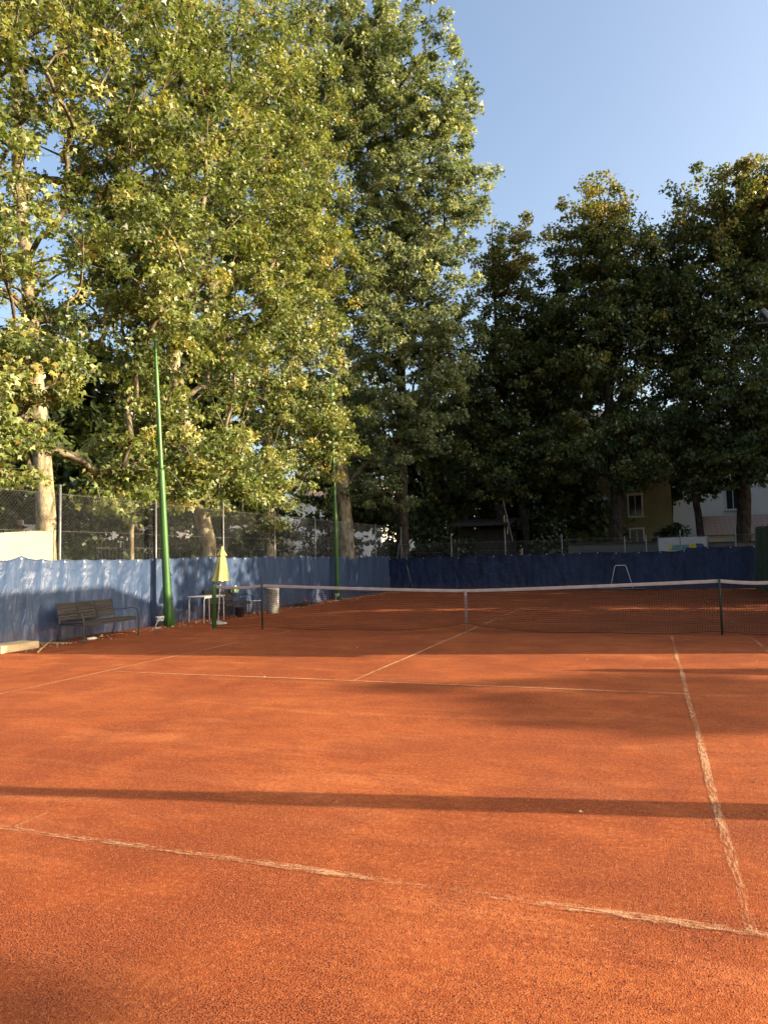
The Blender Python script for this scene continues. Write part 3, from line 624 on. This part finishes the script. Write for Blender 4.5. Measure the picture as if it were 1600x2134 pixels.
# ------------------------------------------------------------------ light poles
def light_pole(label, base, lean, h, step, rz=0.0, heads=((0.55, 0.2), (-0.55, -0.1)), aim=0.0, r=0.104):
    root = thing('light_pole', label, 'light pole', base, 0, 'floodlight poles'); B = Vector((lean[0], lean[1], 1))
    at = lambda z: Vector((B.x*z, B.y*z, z))
    MB().tube([at(-.05), at(0.3), at(step-.06), at(step), at(step+.05)], [r*1.05, r, r*.82, r*.82, r*.62], 18).build('lower_shaft', M_greenpaint, root, True)
    MB().tube([at(step+.04), at(step+.1), at(h*.75), at(h*.75+.04), at(h)], [r*.60, r*.58, r*.50, r*.38, r*.36], 14).build('upper_shaft', M_greenpaint, root, True)
    for k in range(4):
        a = k*math.pi/2+0.6; dx, dy = math.cos(a), math.sin(a)
        MB().add([(dx*r*.9-dy*.006, dy*r*.9+dx*.006, 0), (dx*(r+.07)-dy*.006, dy*(r+.07)+dx*.006, 0), (dx*(r+.01)-dy*.006, dy*(r+.01)+dx*.006, .62), (dx*r*.85-dy*.006, dy*r*.85+dx*.006, .62),
                  (dx*r*.9+dy*.006, dy*r*.9-dx*.006, 0), (dx*(r+.07)+dy*.006, dy*(r+.07)-dx*.006, 0), (dx*(r+.01)+dy*.006, dy*(r+.01)-dx*.006, .62), (dx*r*.85+dy*.006, dy*r*.85-dx*.006, .62)],
                 [(0, 1, 2, 3), (7, 6, 5, 4), (0, 4, 5, 1), (1, 5, 6, 2), (2, 6, 7, 3), (3, 7, 4, 0)]).build('base_fin', M_greenpaint, root)
    ax = Vector((math.cos(rz), math.sin(rz), 0)); tp = at(h)
    MB().tube([tp-ax*0.75, tp+ax*0.75], 0.03, 8).build('crossarm', M_galv, root, True)
    for off, dz in heads:
        M = Matrix.Rotation(aim, 3, 'Z') @ Matrix.Rotation(rad(32), 3, 'Y'); c = tp+ax*off+Vector((0, 0, 0.22+dz*.2))
        h_ = MB().box(c, (0.16, 0.46, 0.42), M=M, taper=0.8).build('floodlight', M_galv, root, bevel=0.02)
        q = M @ Vector((0.085, 0, -0.02)); MB().box(c+q, (0.012, 0.40, 0.35), M=M).build('lens', M_glass, h_)
        MB().bar(tp+ax*off, c, 0.03, 0.02).build('bracket', M_galv, root)
    return root
light_pole('tall bright green light pole leaning left between the nearer bench and the parasol', (-7.98, 0.30, 0), (-0.036, -0.022), 9.0, 4.05, 1.35, aim=0.0)
light_pole('farther green light pole standing at the tarp behind the net', (-8.10, 11.37, 0), (-0.012, 0.0), 9.3, 3.95, 1.5, ((0.2, -.6),), 0.0, 0.09)
light_pole('light pole at the right whose lamp head just enters the picture', (8.42, 11.2, 0), (-0.02, 0.0), 9.2, 4.0, 0.0, ((-0.45, 0.2), (0.45, 0.2)), math.pi)
light_pole('light pole outside the picture whose long thin shadow crosses the near court', (9.4, -9.26, 0), (0.0, 0.0), 9.6, 2.85, 1.5, ((0.55, 0.2), (-0.55, 0.2)), math.pi, 0.17)

# ------------------------------------------------------------------ benches, table, parasol, bin
def bench(label, loc, rz, length=1.72):
    """local: +x is the front, y along the bench"""
    root = thing('bench', label, 'bench', loc, rz, 'benches along the left tarp'); L = length
    lean = rad(17)
    for k in range(3):
        w = L/3-0.012; y = -L/2+L/6+k*L/3
        for r in range(6):
            hgt = 0.50+r*0.062; q = Vector((-0.30-math.tan(lean)*(hgt-.42), y+random.uniform(-.004, .004), hgt))
            MB().box(q, (0.022, w, 0.057), M=Matrix.Rotation(-lean, 3, 'Y')).build('back_slat', M_wood, root, bevel=0.004)
    for k in range(5):
        MB().box((-0.20+k*0.105, 0, 0.415+0.004*k), (0.09, L, 0.024)).build('seat_slat', M_wood, root, bevel=0.004)
    MB().box((0.27, 0, 0.395), (0.03, L+.02, 0.06)).build('seat_rail', M_wood, root, bevel=0.004)
    for s in (-1, 1):
        y = s*(L/2+0.035)
        arm = [(0.33, y, 0.0), (0.335, y, 0.30), (0.325, y, 0.50), (0.29, y, 0.60), (0.22, y, 0.635), (0.05, y, 0.628), (-0.12, y, 0.60), (-0.33, y, 0.60)]
        mb = MB()
        for a, b in zip(arm, arm[1:]): mb.bar(a, Vector(b)+(Vector(b)-Vector(a)).normalized()*.008, 0.042, 0.012, up=(1, 0, 0.02) if abs(a[0]-b[0]) < .05 else (0, 0, 1))
        mb.build('arm_frame', M_darkmetal, root)
        MB().tube([(-0.38, y*.97, 0.0), (-0.30, y*.97, 0.34), (-0.31, y*.97, 0.46), (-0.41, y*.97, 0.86)], 0.013, 8).build('rear_leg', M_darkmetal, root, True)
        MB().tube([(-0.36, y*.97, 0.06), (0.33, y*.99, 0.05)], 0.010, 6).build('side_bar', M_darkmetal, root, True)
        MB().tube([(-0.30, y*.97, 0.40), (0.28, y*.97, 0.40)], 0.012, 6).build('seat_bearer', M_darkmetal, root, True)
    MB().tube([(-0.37, -L/2, 0.07), (-0.37, L/2, 0.07)], 0.012, 6).build('stretcher', M_darkmetal, root, True)
    return root
bench('weathered slatted wooden bench with dark metal arms against the sunlit tarp', (-7.62, -2.58, 0), rad(2))
bench('shaded slatted bench behind the net, beside the white table', (-7.92, 3.12, 0), rad(3), 1.5)

tb = thing('table', 'small white metal table with bent tube legs behind the left net post', 'table', (-7.78, 1.72, 0), rad(-4))
MB().box((0, 0, 0.705), (0.56, 0.92, 0.03)).build('table_top', M_white, tb, bevel=0.01)
for sx in (-1, 1):
    for sy in (-1, 1):
        MB().tube([(sx*.25, sy*.44, 0), (sx*.25, sy*.43, .60), (sx*.25, sy*.40, .665), (sx*.25, sy*.34, .685), (sx*.25, sy*.2, .688)], 0.016, 8).build('leg', M_white, tb, True)
    MB().box((sx*.25, 0, .675), (.022, .66, .022)).build('apron', M_white, tb)
pu = thing('parasol', 'closed yellow parasol on a thin white pole behind the left net post', 'parasol', (-6.93, 0.98, 0), 0, 'closed parasols')
def parasol(root, h=2.07, flip=1):
    tip = Vector((0.05, 0.14, h)); foot = Vector((0, 0, 0.06)); ax = tip-foot
    MB().tube([foot, tip-Vector((0, 0, .02))], 0.017, 8).build('pole', M_white, root, True)
    for k in range(9):
        p = foot+ax*(0.05+k*.055); MB().tube([p, p+ax*0.012], 0.021, 8).build('rope_turn', M_band, root, True)
    n = 24
    def folded(prof, amp, ph, sk):
        vs, fs = [], []
        for i, (r, z) in enumerate(prof):
            c = foot+ax*((z-foot.z)/(tip.z-foot.z))
            for k in range(n):
                a = 2*math.pi*k/n; rr = r*(1+amp*math.cos(a*7+ph)*min(1, i*.5)); e = 0.02*math.cos(a*7+ph)*(i == len(prof)-1)
                vs.append((c.x+rr*math.cos(a)*0.8+sk*(prof[0][1]-z), c.y+rr*math.sin(a)*1.12-sk*1.6*(prof[0][1]-z), z+e))
        for i in range(len(prof)-1):
            for k in range(n): fs.append((i*n+k, (i+1)*n+k, (i+1)*n+(k+1) % n, i*n+(k+1) % n))
        return MB().add(vs, fs)
    folded([(0.085, h-.24), (0.12, h-.36), (0.155, h-.60), (0.20, h-.82), (0.235, h-.93)], 0.24, 0.4, 0.05).build('canopy', M_yellow, root, True)
    folded([(0.008, h), (0.035, h-.06), (0.085, h-.17), (0.135, h-.265)], 0.20, 1.2, 0.0).build('canopy_cap', M_yellow, root, True)
    for k in range(4):
        a = k*1.6+.3; c = foot+ax*((h-.93-foot.z)/(tip.z-foot.z)); q = Vector((c.x+.13*math.cos(a), c.y-.05+.2*math.sin(a), h-.94))
        MB().tube([q, q-Vector((0, 0, .035))], 0.014, 6).build('rib_end', M_black, root, True)
parasol(pu)
MB().lathe([(0.20, 0), (0.24, .015), (0.23, .05), (0.10, .08), (0.03, .10)], 22).build('base', M_concrete, pu, True)
pr2 = thing('parasol', 'closed parasol outside the picture whose shadow lies near the right sideline', 'parasol', (8.55, -3.85, 0), 0, 'closed parasols')
parasol(pr2); MB().lathe([(0.20, 0), (0.24, .015), (0.23, .05), (0.10, .08), (0.03, .10)], 22).build('base', M_concrete, pr2, True)

bn = thing('litter_bin', 'round pebbled concrete litter bin behind the net', 'bin', (-7.38, 4.72, 0), 0)
MB().lathe([(0.185, 0), (0.19, .02), (0.195, .4), (0.195, .72), (0.205, .73), (0.205, .76), (0.15, .765)], 28).build('drum', M_pebble, bn, True)
MB().lathe([(0.150, .70), (0.163, .766), (0.205, .772), (0.21, .785), (0.16, .79), (0.14, .70)], 28).build('rim', M_concrete, bn, True)
st = thing('stool', 'small low white stool between the shaded bench and the concrete bin', 'stool', (-7.72, 4.22, 0), rad(8))
MB().box((0, 0, 0.42), (0.32, 0.34, 0.025)).build('seat', M_white, st, bevel=0.008)
for sx in (-1, 1):
    for sy in (-1, 1): MB().tube([(sx*.15, sy*.16, 0), (sx*.13, sy*.14, .41)], 0.012, 6).build('leg', M_darkmetal, st, True)
bk = thing('bucket', 'black bucket under the shaded bench behind the net', 'bucket', (-7.70, 3.30, 0), 0)
MB().lathe([(0.10, 0), (0.105, .01), (0.135, .26), (0.145, .265), (0.145, .28), (0.125, .28), (0.1, .03)], 20).build('pail', M_black, bk, True)
MB().tube([(0.0, .14*math.cos(a), .26+.07*math.sin(a)) for a in np.linspace(0, math.pi, 9)], 0.004, 5).build('handle', M_galv, bk, True)
# cloth over the bench arm: draped sheet
ns = 14; u = np.linspace(-1, 1, ns); X, Y = np.meshgrid(u, u, indexing='ij')
Z = 0.92-0.20*np.abs(X)**1.4+0.02*np.sin(Y*5+X*3); V = np.stack([X*0.06, Y*0.13+0.03*X, Z-0.02*np.cos(Y*4)], 2).reshape(-1, 3); i, j = np.meshgrid(np.arange(ns-1), np.arange(ns-1), indexing='ij'); a = (i*ns+j).ravel()
cl = link('cloth', np_mesh('cloth', V, np.stack([a, a+ns, a+ns+1, a+1], 1), M_palegreen, None, True), None, (-8.22, 3.86, -0.02), (0, 0, rad(4)))
sol = cl.modifiers.new('thickness', 'SOLIDIFY'); sol.thickness = 0.006
tag(cl, 'pale green cloth draped over the right end of the shaded bench', 'cloth')

# ------------------------------------------------------------------ small things by the left tarp
sl = thing('timber_block', 'pale timber block lying on the clay at the left edge', 'block', (-8.02, -4.58, 0), rad(1))
MB().box((0, 0, 0.07), (0.50, 0.92, 0.14)).build('block', M_timber, sl, bevel=0.006)
rk = thing('wooden_rake', 'wooden drag rake lying between the timber block and the nearer bench', 'rake', (-7.98, -3.62, 0))
MB().bar((-.42, -.08, .03), (.34, .10, .03), 0.05, 0.045).build('head', M_stick, rk, bevel=0.004)
MB().tube([(-.02, 0, .06), (.45, -.62, .05), (.95, -1.25, .03)], 0.017, 8).build('handle', M_stick, rk, True)
bo = thing('plastic_bottle', 'clear plastic bottle lying under the nearer bench', 'bottle', (-7.72, -2.72, 0.032), rad(70))
MB_b = MB().lathe([(0.02, -.11), (0.032, -.10), (0.033, -.02), (0.030, 0), (0.033, .02), (0.032, .06), (0.013, .10), (0.013, .115)], 12)
o = MB_b.build('bottle_body', M_frame, bo, True); o.rotation_euler = (0, math.pi/2, 0)
o = MB().lathe([(0.015, .115), (0.015, .135)], 10).build('cap', M_signblue, bo, True); o.rotation_euler = (0, math.pi/2, 0)
for lab, (x, y) in (('tangle of white cable at the foot of the nearer green pole', (-8.03, 0.02)), ('tangle of white cable at the foot of the farther green pole', (-8.02, 11.12))):
    w = thing('cable_tangle', lab, 'cable', (x, y, 0), 0, 'cables at the pole feet'); P = []
    for k in range(70): a = k*.62; P.append((0.05*math.cos(a)+.03*math.sin(a*.37), 0.10*math.sin(a)+.04*math.cos(a*.23), 0.23+.05*math.sin(a*.71)))
    MB().tube(P, 0.009, 6).build('coil', M_frame, w, True)
    MB().tube([(0.02, -.05, .2), (.05, -.17, .16), (.05, -.23, .08), (.05, -.24, .0)], 0.009, 6).build('lead', M_frame, w, True)
    MB().box((0.06, -.26, .012), (.16, .20, .024)).build('ground_plate', M_concrete, w, bevel=0.003)
bp = thing('branch_pile', 'small heap of dead branches at the tarp behind the net', 'branches', (-7.95, 7.6, 0), rad(80))
for k in range(16):
    a = random.uniform(-.5, .5); L_ = random.uniform(.5, 1.3); c = Vector((random.uniform(-.7, .7), random.uniform(-.12, .12), random.uniform(.02, .10)))
    MB().tube([c-Vector((math.cos(a), math.sin(a), .05))*L_/2*.9, c+Vector((0, .03, .03)), c+Vector((math.cos(a), math.sin(a), .04))*L_/2], [.012, .010, .004], 5).build('branch', M_barkD, bp, True)
V, F = leaf_cloud(np.array([[-8.05, 8.35, .17], [-8.02, 8.28, .10], [-8.1, 8.45, .12], [-8.0, 8.2, .07]]), np.array([[1., 0, .3]]*4), 0.26, STAR, 0.1)
o = link('red_leaf_spray', np_mesh('red_leaf_spray', V, F, M_red)); tag(o, 'orange red dry leaves on the branch heap behind the net', 'leaves')
# low bank of swept clay along the foot of the left tarp
ns, nw = 300, 10; yy = np.linspace(-8, 18.3, ns+1); uu = np.linspace(0, 1, nw+1); Y, U_ = np.meshgrid(yy, uu, indexing='ij')
wd = 0.22+0.42*fbm(yy*0.8, 0*yy)[:, None]; hb = (0.012+0.10*(fbm(Y*1.6, U_*1.5+4, 4)-.28).clip(0))*np.sin(np.pi*(0.12+0.88*U_))**1.2
i, j = np.meshgrid(np.arange(ns), np.arange(nw), indexing='ij'); a = (i*(nw+1)+j).ravel()
link('clay_bank', np_mesh('clay_bank', np.stack([-8.36+U_*wd, Y+0.03*np.sin(U_*9+Y), np.where(U_ > .99, -.004, hb)], 2).reshape(-1, 3), np.stack([a, a+nw+1, a+nw+2, a+1], 1), M_clay, None, True), court)
# litter: fallen leaves on the court and rubble along the foot of the tarp
n = 700; y = RNG.uniform(-12, 17.8, n); x = -8.24+np.abs(RNG.normal(0, .32, n)); P = np.stack([x, y, 0.025+0.03*RNG.random(n)], 1)
m = 26; P2 = np.stack([RNG.uniform(-7, 7, m), RNG.uniform(-12, 16, m), np.full(m, 0.014)], 1)
px = np.array([[-1.3, -3.1, .014], [3.31, -10.62, .014], [4.1, -9.8, .014], [-6.7, -5.1, .014], [-6.5, -4.9, .014]])
P = np.concatenate([P, P2, px]); sz = np.concatenate([np.full(n, 0.062), np.full(m+len(px), 0.030)])
V, F = leaf_cloud(P, np.tile([0.2, 0, 0.1], (len(P), 1))+RNG.normal(0, .5, (len(P), 3))*[1, 1, .1], sz, STAR, -0.05)
V[:, 2] = np.maximum(V[:, 2]*0.6, 0.006)
tag(link('fallen_leaves', np_mesh('fallen_leaves', V, F, M_litter, np.repeat(RNG.random(len(P)), len(STAR)))), 'dry leaves scattered on the clay, thickest along the left tarp', 'leaves', kind='stuff')
n = 900; gx = -8.25+np.abs(RNG.normal(0, .35, n)); gy = RNG.uniform(-6, 18, n); s_ = 0.008+0.022*RNG.random(n)**3; an = RNG.random(n)*6.28; ca, sa = np.cos(an), np.sin(an)
V = np.stack([gx[:, None]+s_[:, None]*(T_[:, 0]*ca[:, None]-T_[:, 1]*sa[:, None]), gy[:, None]+s_[:, None]*(T_[:, 0]*sa[:, None]+T_[:, 1]*ca[:, None]), s_[:, None]*T_[:, 2][None]*.8+0*gx[:, None]], 2).reshape(-1, 3) if (T_ := np.array([[1, 0, 0], [-.5, .87, 0], [-.5, -.87, 0], [0, 0, 1.2]])) is not None else None
F = (np.arange(n)[:, None, None]*4+np.array([[0, 1, 3], [1, 2, 3], [2, 0, 3]])[None]).reshape(-1, 3)
tag(link('rubble', np_mesh('rubble', V, F, M_concrete)), 'small pale stones strewn along the foot of the left tarp', 'stones', kind='stuff')

# court drag: steel hoop handle on a flat drag bar, leaning at the far tarp
dg = thing('court_drag', 'court drag with a bent steel hoop handle against the far tarp', 'drag mat', (2.55, 18.1, 0))
MB().tube([(-.45, 0, .10), (-.24, .22, 1.03), (-.20, .24, 1.09), (.20, .24, 1.09), (.24, .22, 1.03), (.50, 0, .10)], 0.017, 8).build('hoop_handle', M_white, dg, True)
MB().box((0.02, -.04, .06), (2.0, .06, .05)).build('drag_bar', M_galv, dg, bevel=0.006)
MB().box((0.02, .10, .025), (2.0, .22, .03)).build('drag_brush', M_black, dg)

# ------------------------------------------------------------------ buildings
def facade(root, x0, x1, y, z1, mat, wins, depth=8.0, roof=None, course=None, course_mat=None):
    """front wall (facing -y) as pieces round real window openings"""
    xs_ = sorted({x0, x1, *[w[0] for w in wins], *[w[1] for w in wins]}); zs_ = sorted({0.0, z1, *[w[2] for w in wins], *[w[3] for w in wins]})
    mb = MB()
    for a, b in zip(xs_, xs_[1:]):
        for c, d in zip(zs_, zs_[1:]):
            mx, mz = (a+b)/2, (c+d)/2
            if any(w[0] < mx < w[1] and w[2] < mz < w[3] for w in wins): continue
            mb.add([(a, y, c), (b, y, c), (b, y, d), (a, y, d), (a, y+.3, c), (b, y+.3, c), (b, y+.3, d), (a, y+.3, d)],
                   [(0, 1, 2, 3), (7, 6, 5, 4), (0, 4, 5, 1), (3, 2, 6, 7), (0, 3, 7, 4), (1, 5, 6, 2)])
    mb.box(((x0+x1)/2, y+depth/2+.31, z1/2), (x1-x0, depth, z1))
    mb.build('wall', mat, root)
    for (a, b, c, d) in wins:
        fr = MB(); fw = 0.09
        fr.box(((a+b)/2, y-.03, d+fw/2), (b-a+2*fw+.06, .10, fw)).box((a-fw/2, y-.03, (c+d)/2), (fw, .09, d-c)).box((b+fw/2, y-.03, (c+d)/2), (fw, .09, d-c))
        fr.box(((a+b)/2, y+.14, (c+d)/2), (.05, .05, d-c)).box(((a+b)/2, y+.14, c+.03), (b-a, .05, .05)).box(((a+b)/2, y+.14, d-.03), (b-a, .05, .05))
        w = fr.build('window', M_frame, root)
        MB().box(((a+b)/2, y+.2, (c+d)/2), (b-a, .02, d-c)).build('pane', M_glass, w)
        MB().box(((a+b)/2, y-.07, c-.05), (b-a+.3, .2, .07)).build('sill', M_frame, w)
    if course:
        z = 0.35
        while z < z1-0.2:
            spans = [(x0, x1)]
            for w in wins:
                if w[2]-.15 < z+course and w[3]+.15 > z:
                    ns_ = []
                    for a, b in spans:
                        if w[0]-.14 > a and w[1]+.14 < b: ns_ += [(a, w[0]-.14), (w[1]+.14, b)]
                        else: ns_.append((a, b))
                    spans = ns_
            for a, b in spans: MB().box(((a+b)/2, y-.014, z+course/2), (b-a-.01, .024, course-.035)).build('course', course_mat or mat, root)
            z += course
yh = thing('olive_house', 'olive yellow house with white framed windows and horizontal courses behind the linden', 'house', (0, 0, 0))
facade(yh, -3.2, 5.2, 32, 9.2, M_olive, [(0.38, 1.22, 3.96, 5.3), (2.72, 3.46, 3.90, 5.25), (.45, 1.25, 2.0, 3.12), (2.75, 3.48, 2.0, 3.10), (-2.1, -1.3, 3.96, 5.3), (0.38, 1.22, 6.8, 8.1), (2.72, 3.46, 6.8, 8.1)], 8, None, 0.36)
MB().add([(-3.5, 31.5, 9.2), (5.5, 31.5, 9.2), (5.5, 40.7, 9.2), (-3.5, 40.7, 9.2), (-.5, 36, 11.5), (2.5, 36, 11.5)], [(0, 1, 5, 4), (1, 2, 5), (2, 3, 4, 5), (3, 0, 4), (3, 2, 1, 0)]).build('roof', M_tile, yh)
wh = thing('white_house', 'white house half hidden behind the trees at the right', 'house', (0, 0, 0))
facade(wh, 5.5, 22, 42, 10, M_plaster_w, [(9.2, 10.1, 4.6, 6.2), (12.6, 13.5, 4.6, 6.2), (9.2, 10.1, 7.6, 9.0), (12.6, 13.5, 7.6, 9.0)], 9)
MB().add([(5.1, 41.5, 10), (22.4, 41.5, 10), (22.4, 51.8, 10), (5.1, 51.8, 10), (10, 46.6, 12.4), (18, 46.6, 12.4)], [(0, 1, 5, 4), (1, 2, 5), (2, 3, 4, 5), (3, 0, 4), (3, 2, 1, 0)]).build('roof', M_tile, wh)
lo = thing('low_tiled_shed', 'low shed with a pale tiled roof in front of the white house', 'shed', (0, 0, 0))
MB().box((9.2, 36.4, 1.35), (4.4, 2.6, 2.7)).build('wall', M_plaster_w, lo)
tile_me = MB().box((0, 0, 0), (0.30, 0.50, 0.03)).mesh('tile', M_tile)
for r in range(6):
    for k in range(15):
        o = link('tile', tile_me, lo, (7.1+k*0.31, 34.95+r*0.44, 2.74+r*0.22+(k % 2)*.006), (rad(26.5), 0, 0))
MB().add([(6.9, 34.9, 2.66), (11.6, 34.9, 2.66), (11.6, 37.5, 3.96), (6.9, 37.5, 3.96), (6.9, 37.7, 2.66), (11.6, 37.7, 2.66)], [(0, 1, 2, 3), (3, 2, 5, 4), (0, 3, 4), (1, 5, 2), (0, 4, 5, 1)]).build('roof_deck', M_shed, lo)
gw = thing('boundary_wall', 'grey boundary wall in front of the olive house, topped by a dark coping', 'wall', (0, 0, 0))
MB().box((3.1, 21.6, 1.05), (6.2, .2, 2.1)).build('wall', M_plaster_g, gw)
MB().box((3.1, 21.6, 2.14), (6.3, .32, .08)).build('coping', M_shed, gw)
MB().box((7.7, 21.9, 1.0), (2.9, .2, 2.0)).build('wall', M_plaster_g, gw); MB().box((7.7, 21.9, 2.03), (3.0, .3, .06)).build('coping', M_shed, gw)
sg = thing('painted_board', 'white board painted with a yellow and blue van above the far tarp', 'sign', (0, 0, 0))
MB().box((5.25, 20.6, 1.55), (2.1, .04, 1.5)).build('board', M_signwhite, sg)
V_ = [(4.58, 20.574, 1.3), (6.15, 20.574, 1.3), (6.05, 20.574, 1.78), (5.95, 20.574, 1.98), (4.78, 20.574, 2.0), (4.66, 20.574, 1.9)]
MB().add(V_, [(0, 1, 2, 3, 4, 5)]).build('van_body', M_signyellow, sg)
MB().add([(4.72, 20.569, 1.70), (5.52, 20.569, 1.70), (5.52, 20.569, 1.95), (4.82, 20.569, 1.95)], [(0, 1, 2, 3)]).build('van_windows', M_signblue, sg)
MB().add([(4.9, 20.566, 1.38), (5.56, 20.566, 1.38), (5.56, 20.566, 1.64), (4.9, 20.566, 1.64)], [(0, 1, 2, 3)]).build('van_panel', M_signblue, sg)
MB().add([(5.85, 20.568, 1.62), (6.25, 20.568, 1.66), (6.10, 20.568, 1.98), (5.80, 20.568, 2.0)], [(0, 1, 2, 3)]).build('van_nose', M_signnavy, sg)
for x in (4.19, 6.31): MB().box((x, 20.6, 1.2), (.05, .06, 2.4)).build('post', M_galv, sg)
sh = thing('wooden_shed', 'dark wooden shed with an open front under the lindens', 'shed', (0, 0, 0))
for k in range(14): MB().box((-6.0+k*.2, 23.4, 1.55), (.19, .03, 3.1+.0*k)).build('board', M_shed, sh)
MB().box((-4.7, 24.6, 1.5), (2.8, 2.3, 3.0)).build('wall', M_shed, sh)
MB().box((-4.7, 24.2, 3.55), (3.3, 3.4, .10), M=Matrix.Rotation(rad(8), 3, 'X')).build('roof', M_shed, sh)
for x in (-3.45, -3.30): MB().box((x, 23.1, 3.3), (.06, .05, 1.0)).build('upright', M_timber, sh)
MB().tube([(-3.4, 22.6, 4.6), (-2.9, 22.3, 2.4)], 0.03, 6).build('leaning_pole', M_galv, sh)
def apartment(root, x, y0, y1, h, face, mat, floors, nwin, depth=10, roofmat=None):
    """block whose windowed front stands at x and looks along `face` (+1 / -1 in x)"""
    MB().box((x-face*(depth/2+.0), (y0+y1)/2, h/2), (depth, y1-y0, h)).build('wall', mat, root)
    fh = h/floors; wm = MB().box((0, 0, 0), (.12, 1.15, 1.6)).mesh('window', M_frame); pm = MB().box((0, 0, 0), (.05, .95, 1.4)).mesh('pane', M_glass); sm = MB().box((0, 0, 0), (.06, .5, 1.6)).mesh('shutter', M_shutter)
    for f in range(floors):
        for k in range(nwin):
            yy = y0+(k+.5)*(y1-y0)/nwin; zz = f*fh+fh*.55
            w = link('window', wm, root, (x+face*.02, yy, zz)); link('pane', pm, w, (face*.045, 0, 0))
            for s in (-1, 1): link('shutter', sm, w, (face*.04, s*.84, 0))
    MB().box((x-face*depth/2, (y0+y1)/2, h+.12), (depth+.8, y1-y0+.8, .24)).build('cornice', mat, root)
    if roofmat:
        a, b, c, d = x+face*.5, x-face*(depth+.5), y0-.5, y1+.5; m_ = (a+b)/2; z = h+.24
        MB().add([(a, c, z), (a, d, z), (b, d, z), (b, c, z), (m_, c+3, z+3), (m_, d-3, z+3)], [(0, 1, 5, 4), (1, 2, 5), (2, 3, 4, 5), (3, 0, 4), (3, 2, 1, 0)]).build('roof', roofmat, root)
ab = thing('cream_apartment_house', 'cream apartment house with a grey roof glimpsed behind the left plane trees', 'building', (0, 0, 0))
apartment(ab, -30, 8, 36, 12.4, 1, M_plaster_w, 4, 8, 11, M_slate)
ab2 = thing('pale_building', 'pale sunlit building glimpsed low between the thick plane trunk and the shed', 'building', (0, 0, 0))
apartment(ab2, -22, 54, 70, 8, 1, M_plaster_w, 2, 5, 10, M_tile)
facade(ab2, -19.5, -12.5, 51.5, 9, M_plaster_w, [(-18.2, -17.2, 5.4, 7.0), (-15.4, -14.4, 5.4, 7.0)], 2)

# ------------------------------------------------------------------ right-hand surroundings, whose shade falls on the court
cb = thing('club_house', 'plain club house right of the court, outside the picture, shading the far half', 'building', (0, 0, 0))
MB().box((13.2, 2.9, 3.0), (6.4, 6.6, 6.0)).build('wall', M_plaster_w, cb)
MB().add([(9.7, -.65, 6.0), (16.8, -.65, 6.0), (16.8, 6.5, 6.0), (9.7, 6.5, 6.0), (13.2, -.3, 8.5), (13.2, 3.0, 8.5)], [(0, 1, 4), (1, 2, 5, 4), (2, 3, 5), (3, 0, 4, 5), (3, 2, 1, 0)]).build('roof', M_tile, cb)
tb2 = thing('apartment_block', 'tall apartment block far right of the court, outside the picture', 'building', (0, 0, 0))
apartment(tb2, 22, 24, 62, 22.5, -1, M_plaster_w, 7, 10, 12)
for k, (x, y, h, r, lab) in enumerate([(15.0, 7.6, 10.4, 2.6, 'leafy tree beside the club house, outside the picture'), (15.0, 12.0, 12.0, 2.8, 'second leafy tree beyond the club house, outside the picture'),
                                       (15.5, 16.4, 13.5, 3.0, 'third leafy tree beyond the club house, outside the picture'), (17.0, 21.0, 16.0, 3.2, 'fourth and tallest leafy tree beyond the club house, outside the picture')]):
    make_tree('roadside_tree', lab, 'tree', 'trees right of the court', [(x, y, -.05, .22), (x, y, 3, .18), (x, y, h*.6, .1), (x, y, h-.5, .03)],
              [(x, y, h*.58, r, r, h*.38)], 200, 9000, 0.32, OVAL, M_leafL, M_barkD, 0.8, 0.45, (0.4, 0.2), 1.6, 81+k, 0.022, 0.0, 2.2)
for k, (x, y, z, ry, rz_, n_, lab) in enumerate([(42.0, 0.9, 12.7, 1.9, 1.3, 3000, 'open tree far right of the court, outside the picture, dappling the near service box'), (42.0, -5.55, 14.1, 0.45, 0.7, 1500, 'slim tree far right of the court, outside the picture, shading the near left corner')]):
    make_tree('street_tree', lab, 'tree', 'trees in the street far right', [(x, y, -.05, .10), (x, y, 5, .07), (x, y, z, .03)], [(x, y, z, 1.0, ry, rz_)], 40, n_, 0.24, OVAL, M_leafL, M_barkD, 0.45, 0.45, (0.4, 0.2), 1.6, 95+k, 0.014, 0.0, 3)
